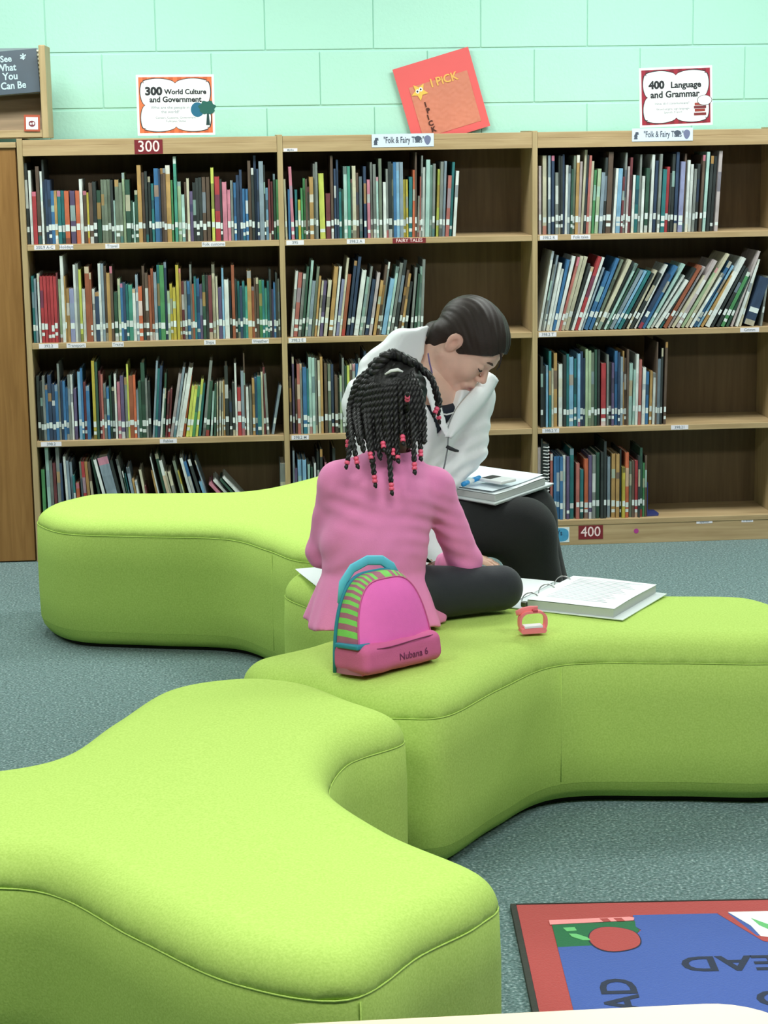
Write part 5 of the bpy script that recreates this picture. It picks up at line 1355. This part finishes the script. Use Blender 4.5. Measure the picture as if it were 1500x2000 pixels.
def braid(path, rad=.0085, beads=2, n=44, tail=True):
    P = catmull([tuple(p) for p in path], 12, closed=False)
    # resample and wind two strands round the path
    L = [0]
    for a, b in zip(P, P[1:]): L.append(L[-1]+(b-a).length)
    tot = L[-1]; n = max(14, int(tot/.0055)); S = []
    j = 0
    for i in range(n+1):
        s = tot*i/n
        while j < len(L)-2 and L[j+1] < s: j += 1
        t = (s-L[j])/max(1e-6, L[j+1]-L[j]); S.append(P[j].lerp(P[j+1], min(1, t)))
    V, F = [], []
    for ph in (0, math.pi):
        path2, rr = [], []
        for i, p in enumerate(S):
            tg = (S[min(i+1, n)]-S[max(i-1, 0)]).normalized()
            a = tg.orthogonal().normalized() if abs(tg.z) < .2 else (Vector((1, 0, 0))-tg*tg.x).normalized()
            b = tg.cross(a); w = 2*math.pi*(tot*i/n)/.030+ph; tp = 1-.35*(i/n)
            path2.append(p+(a*math.cos(w)+b*math.sin(w))*rad*.52*tp); rr.append(rad*.72*tp*(.8 if i == n else 1))
        v, f = tube_geo(path2, rr, 6); o = len(V); V += v; F += [tuple(x+o for x in g) for g in f]
    V = [tuple(np.array(v)-np.array(GR_)) for v in V]
    br = pymesh('braid', V, F, M_BLK, girl, smooth=True)
    e = S[-1]; d = (S[-1]-S[-4]).normalized(); p = e
    for k in range(beads):
        a, b = p+d*.001, p+d*.0095
        tube('bead', [Gv(a), Gv(a.lerp(b, .25)), Gv(a.lerp(b, .75)), Gv(b)], [.0045, .0062, .0062, .0045], M_BEAD, br, 9); p = b
    if tail and beads: tube('braid_tip', [Gv(p), Gv(p+d*.006), Gv(p+d*.012+Vector((.002, 0, 0)))], [.004, .0055, .002], M_BLK, br, 6)
Cg = G.C
def hang(x, y, root=None, Yw=-2.805, beads=2, out=1.0):
    e = pt(x, y, Yw); dx = float(np.clip((e[0]-Cg[0]), -.105, .09))
    by = -math.sqrt(max(.0012, .0105-dx*dx))*out
    root = root if root is not None else (Cg+np.array((.35*dx, -.018, .096)))
    p1 = Cg+np.array((.80*dx, by*.78, .062)); p2 = Cg+np.array((1.03*dx, by*1.02, .005))
    p3 = np.array((Cg[0]+dx*1.05, min(Cg[1]+by*1.12, Yw+.03), (p2[2]*.45+e[2]*.55)))
    path = [root, p1, p2] + ([p3] if p3[2] < p2[2]-.015 else []) + [e]
    braid(path, beads=beads)
for (x, y, b) in ((690, 890, 2), (674, 898, 1), (706, 882, 0), (718, 882, 2), (731, 878, 0), (744, 862, 2), (724, 928, 2), (757, 944, 2), (764, 876, 2), (772, 890, 1), (783, 850, 2), (793, 784, 2),
                  (795, 876, 0), (803, 905, 2), (818, 880, 2), (811, 862, 0), (826, 868, 0), (700, 868, 0), (738, 898, 0), (752, 888, 0)):
    hang(x, y, beads=b, Yw=-2.842 if y > 900 else -2.822 if y > 880 else -2.808)
# inner layer filling the back of the head
for (x, y) in ((698, 850), (714, 856), (730, 850), (746, 846), (760, 852), (775, 848), (790, 852), (806, 850), (820, 846)):
    hang(x, y, Yw=-2.785, beads=0, out=.93)
# side braids towards the face
braid([Cg+np.array((.02, .02, .098)), Cg+np.array((.080, .0, .070)), Cg+np.array((.104, -.02, .01)), pt(860, 795, -2.70)], beads=2)
braid([Cg+np.array((.0, .03, .098)), Cg+np.array((.078, .03, .075)), Cg+np.array((.100, .03, .02)), Cg+np.array((.106, .03, -.03))], beads=1)
braid([Cg+np.array((-.03, .02, .096)), Cg+np.array((-.085, .01, .06)), Cg+np.array((-.104, .0, 0)), Cg+np.array((-.112, -.01, -.075))], beads=2)
# knot of braids on the crown with a white tie
braid([Cg+np.array((-.05, -.045, .082)), Cg+np.array((-.035, -.05, .112)), Cg+np.array((-.010, -.045, .128)), Cg+np.array((.012, -.042, .120)), Cg+np.array((.045, -.04, .100))], rad=.014, beads=0)
braid([Cg+np.array((-.062, -.035, .070)), Cg+np.array((-.052, -.035, .098)), Cg+np.array((-.03, -.03, .112)), Cg+np.array((.03, -.02, .112)), Cg+np.array((.065, -.02, .085))], rad=.012, beads=0)
tube('hair_tie', [Gv(Cg+np.array(p)) for p in ((-.030, -.094, .086), (-.016, -.096, .094), (.0, -.094, .096), (.012, -.095, .091))], [.002, .004, .0045, .002], mat('white tie', (236, 236, 232), .6), girl, 6)
